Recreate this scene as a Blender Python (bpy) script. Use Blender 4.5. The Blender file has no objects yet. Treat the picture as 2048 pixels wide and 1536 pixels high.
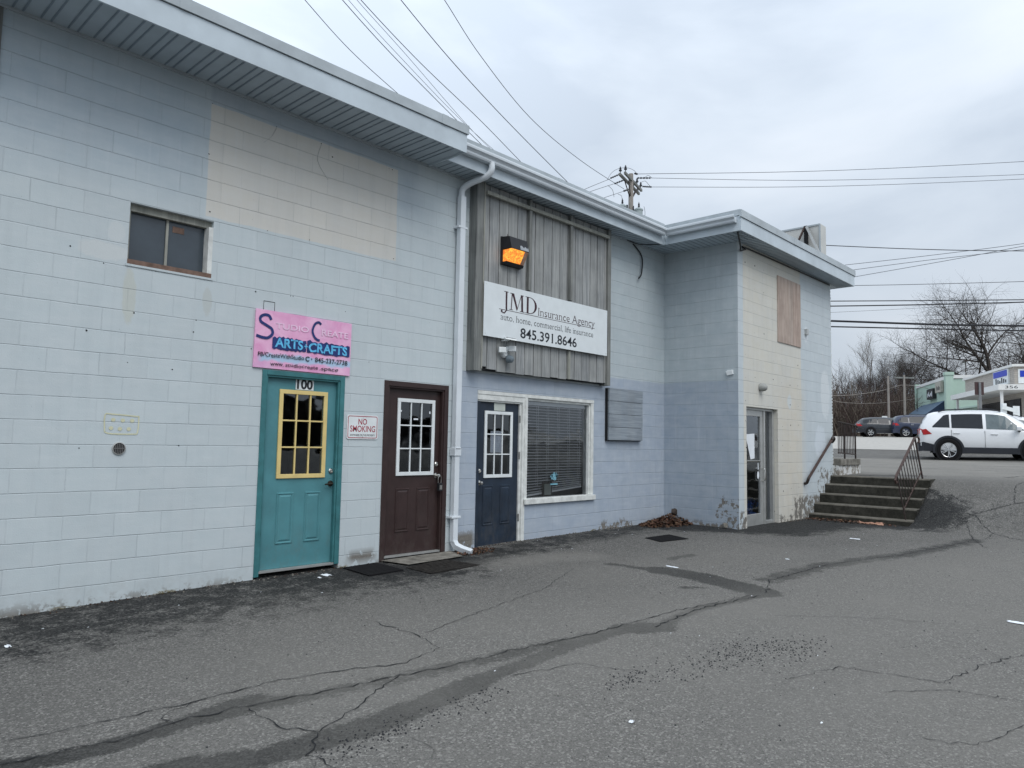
import bpy, bmesh, math, random
import numpy as np
from mathutils import Vector, Matrix
R = math.radians
SC = bpy.context.scene
COL = SC.collection
random.seed(7)

# ------------------------------------------------------------------ camera
FPX = 1453.14
YAW, PIT, ROL = 0.817563, 0.0795157, 0.0183341
CAM = Vector((-11.6047, -7.0567, 0.0924))
fw = Vector((math.sin(YAW)*math.cos(PIT), math.cos(YAW)*math.cos(PIT), math.sin(PIT)))
rt0 = Vector((math.cos(YAW), -math.sin(YAW), 0)); up0 = rt0.cross(fw)
rt = rt0*math.cos(ROL) + up0*math.sin(ROL)
up = -rt0*math.sin(ROL) + up0*math.cos(ROL)
cd = bpy.data.cameras.new('camera'); cam = bpy.data.objects.new('camera', cd); COL.objects.link(cam)
cd.sensor_fit = 'HORIZONTAL'; cd.sensor_width = 36; cd.lens = FPX/2048*36
cd.clip_start = .05; cd.clip_end = 2000
M = Matrix(((rt.x, up.x, -fw.x, CAM.x), (rt.y, up.y, -fw.y, CAM.y), (rt.z, up.z, -fw.z, CAM.z), (0, 0, 0, 1)))
cam.matrix_world = M
SC.camera = cam
def at(x, y, d):                       # a point of the place at depth d seen under a survey angle
    return CAM + (fw + rt*((x-1024)/FPX) - up*((y-768)/FPX))*d

# ------------------------------------------------------------------ light
SC.view_settings.view_transform = 'Standard'; SC.view_settings.look = 'None'
SC.view_settings.gamma = 1; SC.view_settings.exposure = 0.06
SUN_EL, SUN_AZ = R(52), R(200)         # high behind the viewer, behind the cloud
w = bpy.data.worlds.new('World'); SC.world = w; w.use_nodes = True
wt = w.node_tree; wt.nodes.clear()
def wn(t, **k):
    n = wt.nodes.new(t)
    for a, b in k.items(): setattr(n, a, b)
    return n
out = wn('ShaderNodeOutputWorld'); bg = wn('ShaderNodeBackground')
sky = wn('ShaderNodeTexSky', sky_type='NISHITA'); sky.sun_disc = False
sky.sun_elevation = SUN_EL; sky.sun_rotation = SUN_AZ; sky.air_density = 1; sky.dust_density = 3
tc = wn('ShaderNodeTexCoord'); sep = wn('ShaderNodeSeparateXYZ'); wt.links.new(tc.outputs['Generated'], sep.inputs[0])
mp = wn('ShaderNodeMapping'); mp.inputs['Scale'].default_value = (1, 1, 2.6)
wt.links.new(tc.outputs['Generated'], mp.inputs[0])
nz = wn('ShaderNodeTexNoise'); nz.inputs['Scale'].default_value = 2.3; nz.inputs['Detail'].default_value = 7; nz.inputs['Roughness'].default_value = .5
nz.inputs['Distortion'].default_value = .35
wt.links.new(mp.outputs[0], nz.inputs['Vector'])
rp = wn('ShaderNodeValToRGB'); e = rp.color_ramp.elements
e[0].position = .36; e[0].color = (.47, .535, .62, 1); e[1].position = .70; e[1].color = (.66, .715, .785, 1)
k = e.new(.5); k.color = (.565, .63, .71, 1)
wt.links.new(nz.outputs[0], rp.inputs[0])
# the overcast is brightest overhead
mr = wn('ShaderNodeMapRange'); mr.inputs['From Min'].default_value = 0; mr.inputs['From Max'].default_value = 1
mr.inputs['To Min'].default_value = .86; mr.inputs['To Max'].default_value = 2.2
wt.links.new(sep.outputs['Z'], mr.inputs['Value'])
# cloud is thinner towards +Y (upper left of the view)
vm = wn('ShaderNodeVectorMath', operation='DOT_PRODUCT'); vm.inputs[1].default_value = (.02, .9, .45)
wt.links.new(tc.outputs['Generated'], vm.inputs[0])
mr2 = wn('ShaderNodeMapRange'); mr2.inputs['From Min'].default_value = .68; mr2.inputs['From Max'].default_value = 1.0
mr2.inputs['To Min'].default_value = 1.0; mr2.inputs['To Max'].default_value = 1.28
wt.links.new(vm.outputs['Value'], mr2.inputs['Value'])
mu = wn('ShaderNodeMath', operation='MULTIPLY'); wt.links.new(mr.outputs[0], mu.inputs[0]); wt.links.new(mr2.outputs[0], mu.inputs[1])
cl = wn('ShaderNodeVectorMath', operation='SCALE'); wt.links.new(rp.outputs[0], cl.inputs[0]); wt.links.new(mu.outputs[0], cl.inputs['Scale'])
sk = wn('ShaderNodeVectorMath', operation='SCALE'); wt.links.new(sky.outputs[0], sk.inputs[0]); sk.inputs['Scale'].default_value = .1
mx = wn('ShaderNodeMix', data_type='RGBA'); mx.inputs['Factor'].default_value = .9
wt.links.new(sk.outputs[0], mx.inputs['A']); wt.links.new(cl.outputs[0], mx.inputs['B'])
wt.links.new(mx.outputs['Result'], bg.inputs['Color']); bg.inputs['Strength'].default_value = 1.0
wt.links.new(bg.outputs[0], out.inputs['Surface'])
sl = bpy.data.lights.new('sun', 'SUN'); sl.energy = 1.5; sl.angle = R(36); sl.color = (1, .97, .93)
so = bpy.data.objects.new('sun', sl); COL.objects.link(so)
sd = Vector((math.sin(R(-25))*math.cos(SUN_EL), -math.cos(R(-25))*math.cos(SUN_EL), math.sin(SUN_EL)))
so.rotation_euler = sd.to_track_quat('Z', 'Y').to_euler(); so.location = (0, -10, 20)

# ------------------------------------------------------------------ materials
class T:
    def __init__(s, name):
        s.m = bpy.data.materials.new(name); s.m.use_nodes = True; s.t = s.m.node_tree
        s.b = s.t.nodes['Principled BSDF']; s.o = s.t.nodes['Material Output']
        s.tc = s.t.nodes.new('ShaderNodeTexCoord'); s.P = s.tc.outputs['Object']
    def put(s, sock, v):
        if isinstance(v, bpy.types.NodeSocket): s.t.links.new(v, sock)
        elif v is not None:
            if hasattr(sock.default_value, '__len__') and not hasattr(v, '__len__'): v = (v,)*len(sock.default_value)
            if hasattr(sock.default_value, '__len__') and len(sock.default_value) == 4 and len(v) == 3: v = (*v, 1)
            sock.default_value = v
    def math(s, op, a, b=None, c=None, clamp=False):
        n = s.t.nodes.new('ShaderNodeMath'); n.operation = op; n.use_clamp = clamp
        s.put(n.inputs[0], a)
        if b is not None: s.put(n.inputs[1], b)
        if c is not None: s.put(n.inputs[2], c)
        return n.outputs[0]
    def xyz(s, v=None):
        n = s.t.nodes.new('ShaderNodeSeparateXYZ'); s.put(n.inputs[0], v or s.P); return n.outputs
    def comb(s, x, y, z=0.0):
        n = s.t.nodes.new('ShaderNodeCombineXYZ')
        for i, q in enumerate((x, y, z)): s.put(n.inputs[i], q)
        return n.outputs[0]
    def scale(s, vec, sc):
        n = s.t.nodes.new('ShaderNodeMapping'); s.put(n.inputs[0], vec); n.inputs['Scale'].default_value = sc; return n.outputs[0]
    def noise(s, scale, detail=3, rough=.55, vec=None, dist=0):
        n = s.t.nodes.new('ShaderNodeTexNoise'); s.put(n.inputs['Vector'], vec or s.P)
        n.inputs['Scale'].default_value = scale; n.inputs['Detail'].default_value = detail; n.inputs['Roughness'].default_value = rough; n.inputs['Distortion'].default_value = dist
        return n.outputs[0]
    def rng(s, v, a, b, c=0., d=1., smooth=False):
        n = s.t.nodes.new('ShaderNodeMapRange')
        if smooth: n.interpolation_type = 'SMOOTHSTEP'
        s.put(n.inputs['Value'], v)
        for k, q in zip(('From Min', 'From Max', 'To Min', 'To Max'), (a, b, c, d)): s.put(n.inputs[k], q)
        return n.outputs[0]
    def mix(s, f, a, b, mode='MIX'):
        n = s.t.nodes.new('ShaderNodeMix'); n.data_type = 'RGBA'; n.blend_type = mode
        s.put(n.inputs['Factor'], f); s.put(n.inputs['A'], a); s.put(n.inputs['B'], b); return n.outputs['Result']
    def bump(s, h, strength=.3, dist=.01, prev=None):
        n = s.t.nodes.new('ShaderNodeBump'); n.inputs['Strength'].default_value = strength; n.inputs['Distance'].default_value = dist
        s.put(n.inputs['Height'], h)
        if prev: s.put(n.inputs['Normal'], prev)
        return n.outputs[0]
    def fin(s, col, rough=.6, metal=0., normal=None, spec=.5):
        s.put(s.b.inputs['Base Color'], col); s.put(s.b.inputs['Roughness'], rough); s.put(s.b.inputs['Metallic'], metal)
        s.put(s.b.inputs['Specular IOR Level'], spec)
        if normal: s.put(s.b.inputs['Normal'], normal)
        return s.m

def simple(name, col, rough=.6, metal=0., var=.12, scale=6., bump=.08, spec=.35, bs=60, coat=0, grime=0):
    t = T(name)
    n = t.noise(scale, 4); c = t.mix(t.rng(n, .3, .7), tuple(x*(1-var) for x in col), tuple(min(1, x*(1+var)) for x in col))
    if grime:
        Z = t.xyz()[2]; g = t.math('MULTIPLY', t.rng(Z, -1.33, -.75, 1., .12), t.rng(t.noise(8, 6, .75, t.scale(t.P, (1, 1, .5))), .45, .68))
        c = t.mix(t.math('MULTIPLY', g, grime), c, (.13, .12, .105)); sc = t.rng(t.noise(1, 5, .8, t.scale(t.P, (40, 40, 6))), .68, .72)
        c = t.mix(t.math('MULTIPLY', sc, grime*.7), c, (.30, .31, .30))
    nb = t.bump(t.noise(bs, 3), bump, .004) if bump else None
    t.fin(c, rough, metal, nb, spec)
    if coat: t.b.inputs['Coat Weight'].default_value = coat
    return t.m

def wallmat(name, axis, shift, regions, base, peel=None, streak=.5, patches=()):
    """painted concrete block: running bond in (u,z); regions = other paint colours with their own outline"""
    t = T(name); X, Y, Z = t.xyz()
    u0 = X if axis == 'x' else Y
    u = t.math('SUBTRACT', u0, shift)
    wob = t.math('MULTIPLY', t.math('SUBTRACT', t.noise(3.5, 3), .5), .012)
    vec = t.comb(t.math('ADD', u, wob), t.math('ADD', Z, wob))
    b = t.t.nodes.new('ShaderNodeTexBrick'); b.offset = .5
    b.inputs['Scale'].default_value = 1; b.inputs['Brick Width'].default_value = .4064; b.inputs['Row Height'].default_value = .2032
    b.inputs['Mortar Size'].default_value = .0055; b.inputs['Mortar Smooth'].default_value = .45; b.inputs['Bias'].default_value = 0
    b.inputs['Color1'].default_value = (0, 0, 0, 1); b.inputs['Color2'].default_value = (1, 1, 1, 1); b.inputs['Mortar'].default_value = (.5, .5, .5, 1)
    t.put(b.inputs['Vector'], vec)
    col = base
    e1 = t.math('MULTIPLY', t.math('SUBTRACT', t.noise(2.2, 5), .5), .05)
    uu = t.math('ADD', u0, e1); zz = t.math('ADD', Z, e1)
    def rect(a, bb, c, d, e=.006, p=uu, q=zz):
        m = t.math('MULTIPLY', t.rng(p, a-e, a+e), t.rng(p, bb-e, bb+e, 1., 0.))
        return t.math('MULTIPLY', m, t.math('MULTIPLY', t.rng(q, c-e, c+e), t.rng(q, d-e, d+e, 1., 0.)))
    for (a, bb, c, d, cc, e) in regions: col = t.mix(rect(a, bb, c, d, e), col, cc)
    # roller marks, chalking and runs
    big = t.noise(.9, 4, .6); mid = t.noise(5, 4, .6)
    col = t.mix(t.rng(big, .3, .7, 0., .16), col, (.46, .50, .53), 'MIX')
    col = t.mix(t.rng(mid, .35, .75, 0., .22), col, (.66, .69, .70))
    sv = t.noise(1, 4, .6, t.scale(t.comb(u0, Z), (9, .55, 1)))
    col = t.mix(t.rng(sv, .5, .85, 0., streak*.5), col, (.27, .30, .32), 'MIX')
    sv2 = t.noise(1, 3, .6, t.scale(t.comb(t.math('ADD', u0, 7.3), Z), (14, .8, 1)))
    col = t.mix(t.rng(sv2, .58, .75, 0., streak*.45), col, (.66, .69, .72))
    rl = t.noise(1, 3, .6, t.scale(t.comb(u0, Z), (2.2, 16, 1))); col = t.mix(t.rng(rl, .45, .8, 0., .14), col, (.70, .73, .74))
    # slightly different blocks
    col = t.mix(t.math('MULTIPLY', t.xyz(b.outputs['Color'])[0], .13), col, (.35, .38, .40))
    for (cx, cz, rx, rz, cc) in patches:
        dx = t.math('DIVIDE', t.math('SUBTRACT', uu, cx), rx); dz = t.math('DIVIDE', t.math('SUBTRACT', zz, cz), rz)
        dd = t.math('ADD', t.math('MULTIPLY', dx, dx), t.math('MULTIPLY', dz, dz))
        dd = t.math('ADD', dd, t.math('MULTIPLY', t.math('SUBTRACT', t.noise(9, 3), .5), 1.6))
        col = t.mix(t.rng(dd, .8, 1.2, .6, 0.), col, cc)
    fz = t.math('ABSOLUTE', t.math('SUBTRACT', t.math('FRACT', t.math('ADD', t.math('DIVIDE', t.math('ADD', Z, wob), .2032), .5)), .5))
    hz = t.rng(fz, .006, .024, 1., 0.)
    mort = t.math('MAXIMUM', t.math('MULTIPLY', b.outputs['Fac'], t.rng(t.noise(1.7, 3), .35, .65, .12, .6)), hz)
    col = t.mix(t.math('MULTIPLY', mort, t.rng(t.noise(2.6, 3), .35, .65, .12, .44)), col, (.15, .185, .21))
    # pin holes
    ph = t.rng(t.noise(62, 2), .70, .76); col = t.mix(t.math('MULTIPLY', ph, .45), col, (.18, .2, .22))
    pk = t.rng(t.noise(6.5, 5, .7), .72, .75); col = t.mix(t.math('MULTIPLY', pk, .35), col, (.2, .2, .2))
    # grime and flaking paint at the foot
    n5 = t.noise(7, 6, .7)
    g = t.rng(Z, -1.35, -1.1, .6, 0.); gm = t.math('MULTIPLY', g, t.rng(n5, .42, .62))
    col = t.mix(t.math('MULTIPLY', gm, .45), col, (.30, .30, .28))
    pl = t.math('MULTIPLY', t.rng(Z, -1.40, -1.29, 1., 0.), t.rng(n5, .52, .56))
    if peel:
        for (a, bb, c, d, th) in peel:
            pm = rect(a, bb, c, d, .05)
            q = t.rng(t.math('ADD', t.noise(9, 6, .7, t.scale(t.comb(u0, Z), (1, .8, 1))), t.math('MULTIPLY', pm, .12)), th, th+.02)
            pl = t.math('MAXIMUM', pl, t.math('MULTIPLY', pm, q))
    col = t.mix(pl, col, t.mix(t.noise(30, 3), (.10, .095, .085), (.26, .245, .22)))
    h = t.math('SUBTRACT', 1., mort)
    h = t.math('SUBTRACT', h, t.math('MULTIPLY', pl, .35))
    nb = t.bump(h, .8, .0035)
    nb = t.bump(t.noise(85, 4, .65), .35, .003, nb)
    nb = t.bump(t.noise(2.5, 3), .25, .02, nb)
    return t.fin(col, .62, 0., nb, .35)

PALE = (.515, .585, .61); PURP = (.335, .40, .49); BEIGE = (.625, .605, .55)
M_main = wallmat('painted_block', 'x', .32, [
    (-20, -8.56, 2.45, 4.2, (.405, .49, .55), .3), (-8.56, -5.9, 3.42, 4.2, (.37, .44, .50), .02), (-6.21, -5.9, 2.9, 4.2, (.40, .475, .53), .15),
    (-8.56, -6.21, 2.27, 3.42, BEIGE, .004), (-5.085, -1.94, -2, 1.03, PURP, .004), (-1.95, 1, 1.2, 4, (.445, .515, .545), .02), (-1.95, 1, -2, 1.20, PURP, .012)],
    PALE, peel=[(-6.74, -6.38, -1.31, -1.20, .50), (-5.1, -4.77, -1.4, -1.1, .52), (-2.0, -1.0, -1.4, -1.16, .60)], streak=.32,
    patches=[(-9.46, 1.74, .22, .08, (.60, .63, .63)), (-9.36, 1.93, .07, .10, (.58, .62, .63)), (-9.22, 1.35, .06, .25, (.50, .52, .46)), (-8.5, 1.42, .05, .14, (.46, .49, .47))])
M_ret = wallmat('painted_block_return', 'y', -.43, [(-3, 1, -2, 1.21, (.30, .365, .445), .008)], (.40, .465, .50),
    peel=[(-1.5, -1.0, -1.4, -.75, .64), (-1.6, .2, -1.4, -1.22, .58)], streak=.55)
M_end = wallmat('painted_block_end', 'x', .187, [(.2, 2.73, -2, 4, (.61, .59, .515), .006), (1.62, 2.72, -2, 1.3, (.60, .56, .47), .3)], (.51, .575, .61),
    peel=[(2.3, 4.6, -1.5, -.85, .58), (0, .32, -1.4, -1.0, .60), (3.5, 4.5, -.85, -.3, .64), (1.6, 2.3, -1.4, -1.15, .62)], streak=.35,
    patches=[(4.0, 1.2, .25, .5, (.66, .70, .72)), (3.7, .2, .3, .35, (.62, .68, .74)), (3.0, 2.36, .1, .16, (.66, .70, .73)), (2.15, .96, .09, .14, (.55, .62, .66))])

def asphalt():
    t = T('asphalt'); X, Y, Z = t.xyz()
    at_ = t.t.nodes.new('ShaderNodeAttribute'); at_.attribute_name = 'wear'; st = t.xyz(at_.outputs['Color'])
    g1 = t.noise(170, 2, .6); g2 = t.noise(75, 3, .7); g3 = t.noise(9, 5, .65); g4 = t.noise(.8, 5, .6)
    vo = t.t.nodes.new('ShaderNodeTexVoronoi'); vo.inputs['Scale'].default_value = 95; t.put(vo.inputs['Vector'], t.P)
    cellv = t.xyz(vo.outputs['Color'])[0]
    c = t.mix(t.rng(g1, .3, .7), (.058, .057, .055), (.235, .229, .214))
    c = t.mix(t.rng(cellv, .72, .98, 0., .75), c, (.44, .43, .40))
    c = t.mix(t.rng(cellv, .0, .22, .75, 0.), c, (.022, .022, .022))
    c = t.mix(t.rng(g2, .35, .7, .0, .35), c, (.10, .10, .10))
    c = t.mix(t.rng(g3, .4, .75, 0., .25), c, (.19, .185, .17))
    c = t.mix(t.rng(g4, .35, .65, 0., .35), c, (.088, .087, .083))
    # st[0] dark damp/tar, st[1] paler worn, st[2] old alligatored asphalt
    n1 = t.math('ADD', t.math('MULTIPLY', t.noise(5, 6, .75), .7), t.math('MULTIPLY', t.noise(38, 4, .7), .5))
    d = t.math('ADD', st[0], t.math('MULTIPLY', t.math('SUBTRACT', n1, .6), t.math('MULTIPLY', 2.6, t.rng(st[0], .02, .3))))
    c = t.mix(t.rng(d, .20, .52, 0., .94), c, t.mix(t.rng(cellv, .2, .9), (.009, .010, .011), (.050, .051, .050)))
    c = t.mix(t.math('MULTIPLY', st[1], t.rng(g4, .3, .7, .4, .9)), c, t.mix(g1, (.20, .193, .175), (.35, .338, .31)))
    vc = t.t.nodes.new('ShaderNodeTexVoronoi'); vc.feature = 'DISTANCE_TO_EDGE'; vc.inputs['Scale'].default_value = 2.4
    nc = t.t.nodes.new('ShaderNodeTexNoise'); nc.inputs['Scale'].default_value = 2.5; t.put(nc.inputs['Vector'], t.P)
    t.put(vc.inputs['Vector'], t.mix(.25, t.P, nc.outputs['Color']))
    ck = t.rng(vc.outputs['Distance'], .0, .012, 1., 0.)
    ckm = t.math('MULTIPLY', ck, t.rng(st[2], .25, .9, 0., .8))
    c = t.mix(ckm, c, (.03, .03, .032))
    h = t.math('ADD', t.math('MULTIPLY', cellv, .6), g1)
    nb = t.bump(h, 1., .009); nb = t.bump(g3, .25, .02, nb)
    return t.fin(c, t.rng(st[0], 0., .8, .92, .8), 0., nb, .16)
M_asph = asphalt()

def wood(name, c0, c1, vertical=True, rough=.8):
    t = T(name)
    sc = (28, 28, 1.3) if vertical else (1.3, 28, 28)
    g = t.noise(1, 6, .65, t.scale(t.P, sc), .6); g2 = t.noise(3, 4)
    X, Y, Z = t.xyz()
    cell = t.t.nodes.new('ShaderNodeTexWhiteNoise'); cell.noise_dimensions = '1D'
    t.put(cell.inputs['W'], t.math('FLOOR', t.math('DIVIDE', t.math('ADD', X, 4.905), .1905)))
    c = t.mix(t.rng(g, .3, .72), c0, c1)
    c = t.mix(t.rng(cell.outputs['Value'], 0., 1., 0., .28 if vertical else .1), c, (.33, .33, .30))
    c = t.mix(t.rng(g2, .45, .8, 0., .4), c, tuple(x*.55 for x in c0))
    return t.fin(c, rough, 0., t.bump(g, .5, .004), .25)
M_plank = wood('weathered_planks', (.18, .192, .20), (.42, .435, .435))
M_batten = wood('weathered_timber', (.10, .11, .112), (.27, .28, .27))
M_batten_pale = wood('peeling_timber', (.20, .21, .19), (.42, .42, .37))
M_ply = wood('raw_plywood', (.27, .20, .17), (.60, .49, .42))
M_boardgrey = wood('painted_board', (.19, .225, .26), (.34, .385, .43), vertical=False)
M_slot = simple('dark_gap', (.012, .013, .015), .9, bump=0)
M_hole = M_slot
M_trim = simple('coated_metal_trim', (.50, .57, .62), .38, var=.11, scale=2.5, bump=.5, bs=2.2)
M_trim2 = simple('roof_edge_metal', (.41, .46, .49), .45, var=.15, scale=3, bump=.4, bs=2.6)
M_gut = simple('white_gutter', (.55, .60, .64), .35, var=.08, scale=2, bump=.02)
M_soffit = simple('vinyl_soffit', (.42, .49, .54), .5, var=.05, bump=.02)
M_pipe = simple('white_downspout', (.66, .71, .75), .35, var=.06, scale=3, bump=.03)
M_roof = simple('roof_membrane', (.12, .12, .12), .9)
M_teal = simple('teal_paint', (.082, .24, .27), .42, var=.14, scale=3, bump=.2, bs=25, grime=.4)
M_teal2 = simple('teal_frame_paint', (.045, .17, .185), .5, var=.22, scale=7, bump=.3)
M_yel = simple('yellow_paint', (.70, .55, .23), .5, var=.08, bump=.1)
M_brown = simple('brown_paint', (.040, .024, .023), .42, var=.15, bump=.12, bs=25, grime=.3)
M_navyd = simple('navy_door_paint', (.017, .028, .046), .5, var=.3, scale=5, bump=.15, bs=25, grime=.35)
M_white = simple('white_paint', (.72, .76, .77), .45, var=.07, bump=.08)
M_whitew = simple('worn_white_paint', (.66, .68, .66), .55, var=.18, scale=9, bump=.25)
M_alum = simple('dull_aluminium', (.46, .47, .46), .42, metal=.55, var=.12, bump=.05)
M_steel = simple('brushed_steel', (.62, .61, .58), .28, metal=1., var=.08, bump=0)
M_bronze = simple('dark_bronze', (.05, .04, .03), .4, metal=.8, bump=0)
M_black = simple('black_plastic', (.018, .019, .022), .5, var=.2, bump=.05)
M_rubber = simple('rubber', (.012, .012, .013), .9, bump=.3, spec=.12)
M_iron = simple('rusty_black_iron', (.035, .025, .022), .55, var=.5, scale=14, bump=.25)
M_ironred = simple('rusty_rail_paint', (.062, .038, .032), .6, var=.35, scale=14, bump=.25)
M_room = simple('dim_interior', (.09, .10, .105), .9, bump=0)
M_floor_in = simple('interior_floor', (.12, .11, .10), .7)
M_paper = simple('paper', (.72, .76, .80), .8, var=.05, bump=.02)
M_rustsill = simple('rusty_sill', (.17, .11, .085), .8, var=.4, scale=12, bump=.3)
def concretemat(name, a, b, dark=.5):
    t = T(name); n1 = t.noise(6, 6, .7); n2 = t.noise(60, 4, .7)
    c = t.mix(t.rng(n1, .35, .68), a, b); c = t.mix(t.rng(n2, .4, .8, 0., .5), c, tuple(x*.5 for x in a))
    return t.fin(c, .92, 0., t.bump(n2, .5, .004), .12)
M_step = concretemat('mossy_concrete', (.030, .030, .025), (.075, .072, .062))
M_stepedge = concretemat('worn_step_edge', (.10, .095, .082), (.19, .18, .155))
M_conc = concretemat('weathered_concrete', (.12, .115, .10), (.30, .285, .255))
M_flake = T('flaking_white_over_concrete')
_n = M_flake.noise(8, 6, .75, dist=.5); _p = M_flake.rng(_n, .47, .50)
M_flake = M_flake.fin(M_flake.mix(_p, (.24, .22, .19), (.58, .59, .58)), .8, 0., M_flake.bump(_n, .5, .01), .3)
M_slabl = concretemat('pale_concrete_road', (.36, .35, .325), (.50, .485, .455))
def glass(name, tint=(.02, .024, .03), rough=.03, alpha=.85):
    t = T(name)
    g = t.t.nodes.new('ShaderNodeBsdfGlossy'); g.inputs['Roughness'].default_value = rough; g.inputs['Color'].default_value = (.9, .95, 1, 1)
    tr = t.t.nodes.new('ShaderNodeBsdfTransparent'); tr.inputs['Color'].default_value = (alpha, alpha, alpha*1.02, 1)
    fr = t.t.nodes.new('ShaderNodeFresnel'); fr.inputs['IOR'].default_value = 1.5
    ms = t.t.nodes.new('ShaderNodeMixShader'); t.put(ms.inputs[0], t.math('ADD', t.math('MULTIPLY', fr.outputs[0], 2.0, clamp=True), .015)); t.put(g.inputs['Normal'], t.bump(t.noise(2.2, 2), .12, .05)); t.put(ms.inputs[1], tr.outputs[0]); t.put(ms.inputs[2], g.outputs[0])
    t.put(t.o.inputs['Surface'], ms.outputs[0]); t.m.node_tree.nodes.remove(t.b)
    return t.m
M_glass = glass('window_glass')
M_cglass = simple('car_glass', (.022, .026, .032), .10, var=.1, bump=0, spec=.25)
M_cglass2 = simple('car_glass_clear', (.11, .14, .15), .10, var=.3, scale=3, bump=0, spec=.35)
M_dglass = simple('dusty_dark_glass', (.045, .06, .075), .22, var=.2, scale=3, bump=.02, spec=.6)
def emis(name, c1, c2, s):
    t = T(name); n = t.noise(26, 3, .6, dist=1.2)
    col = t.mix(t.rng(n, .4, .65), c1, c2)
    t.fin(t.mix(.5, col, col), .25); t.put(t.b.inputs['Emission Color'], col); t.b.inputs['Emission Strength'].default_value = s
    return t.m
M_amber = emis('amber_lamp_lens', (.75, .17, .03), (1., .50, .06), .95)
M_clens = simple('lamp_lens_end', (.42, .25, .18), .25, var=.3, scale=20, bump=.1)

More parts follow.
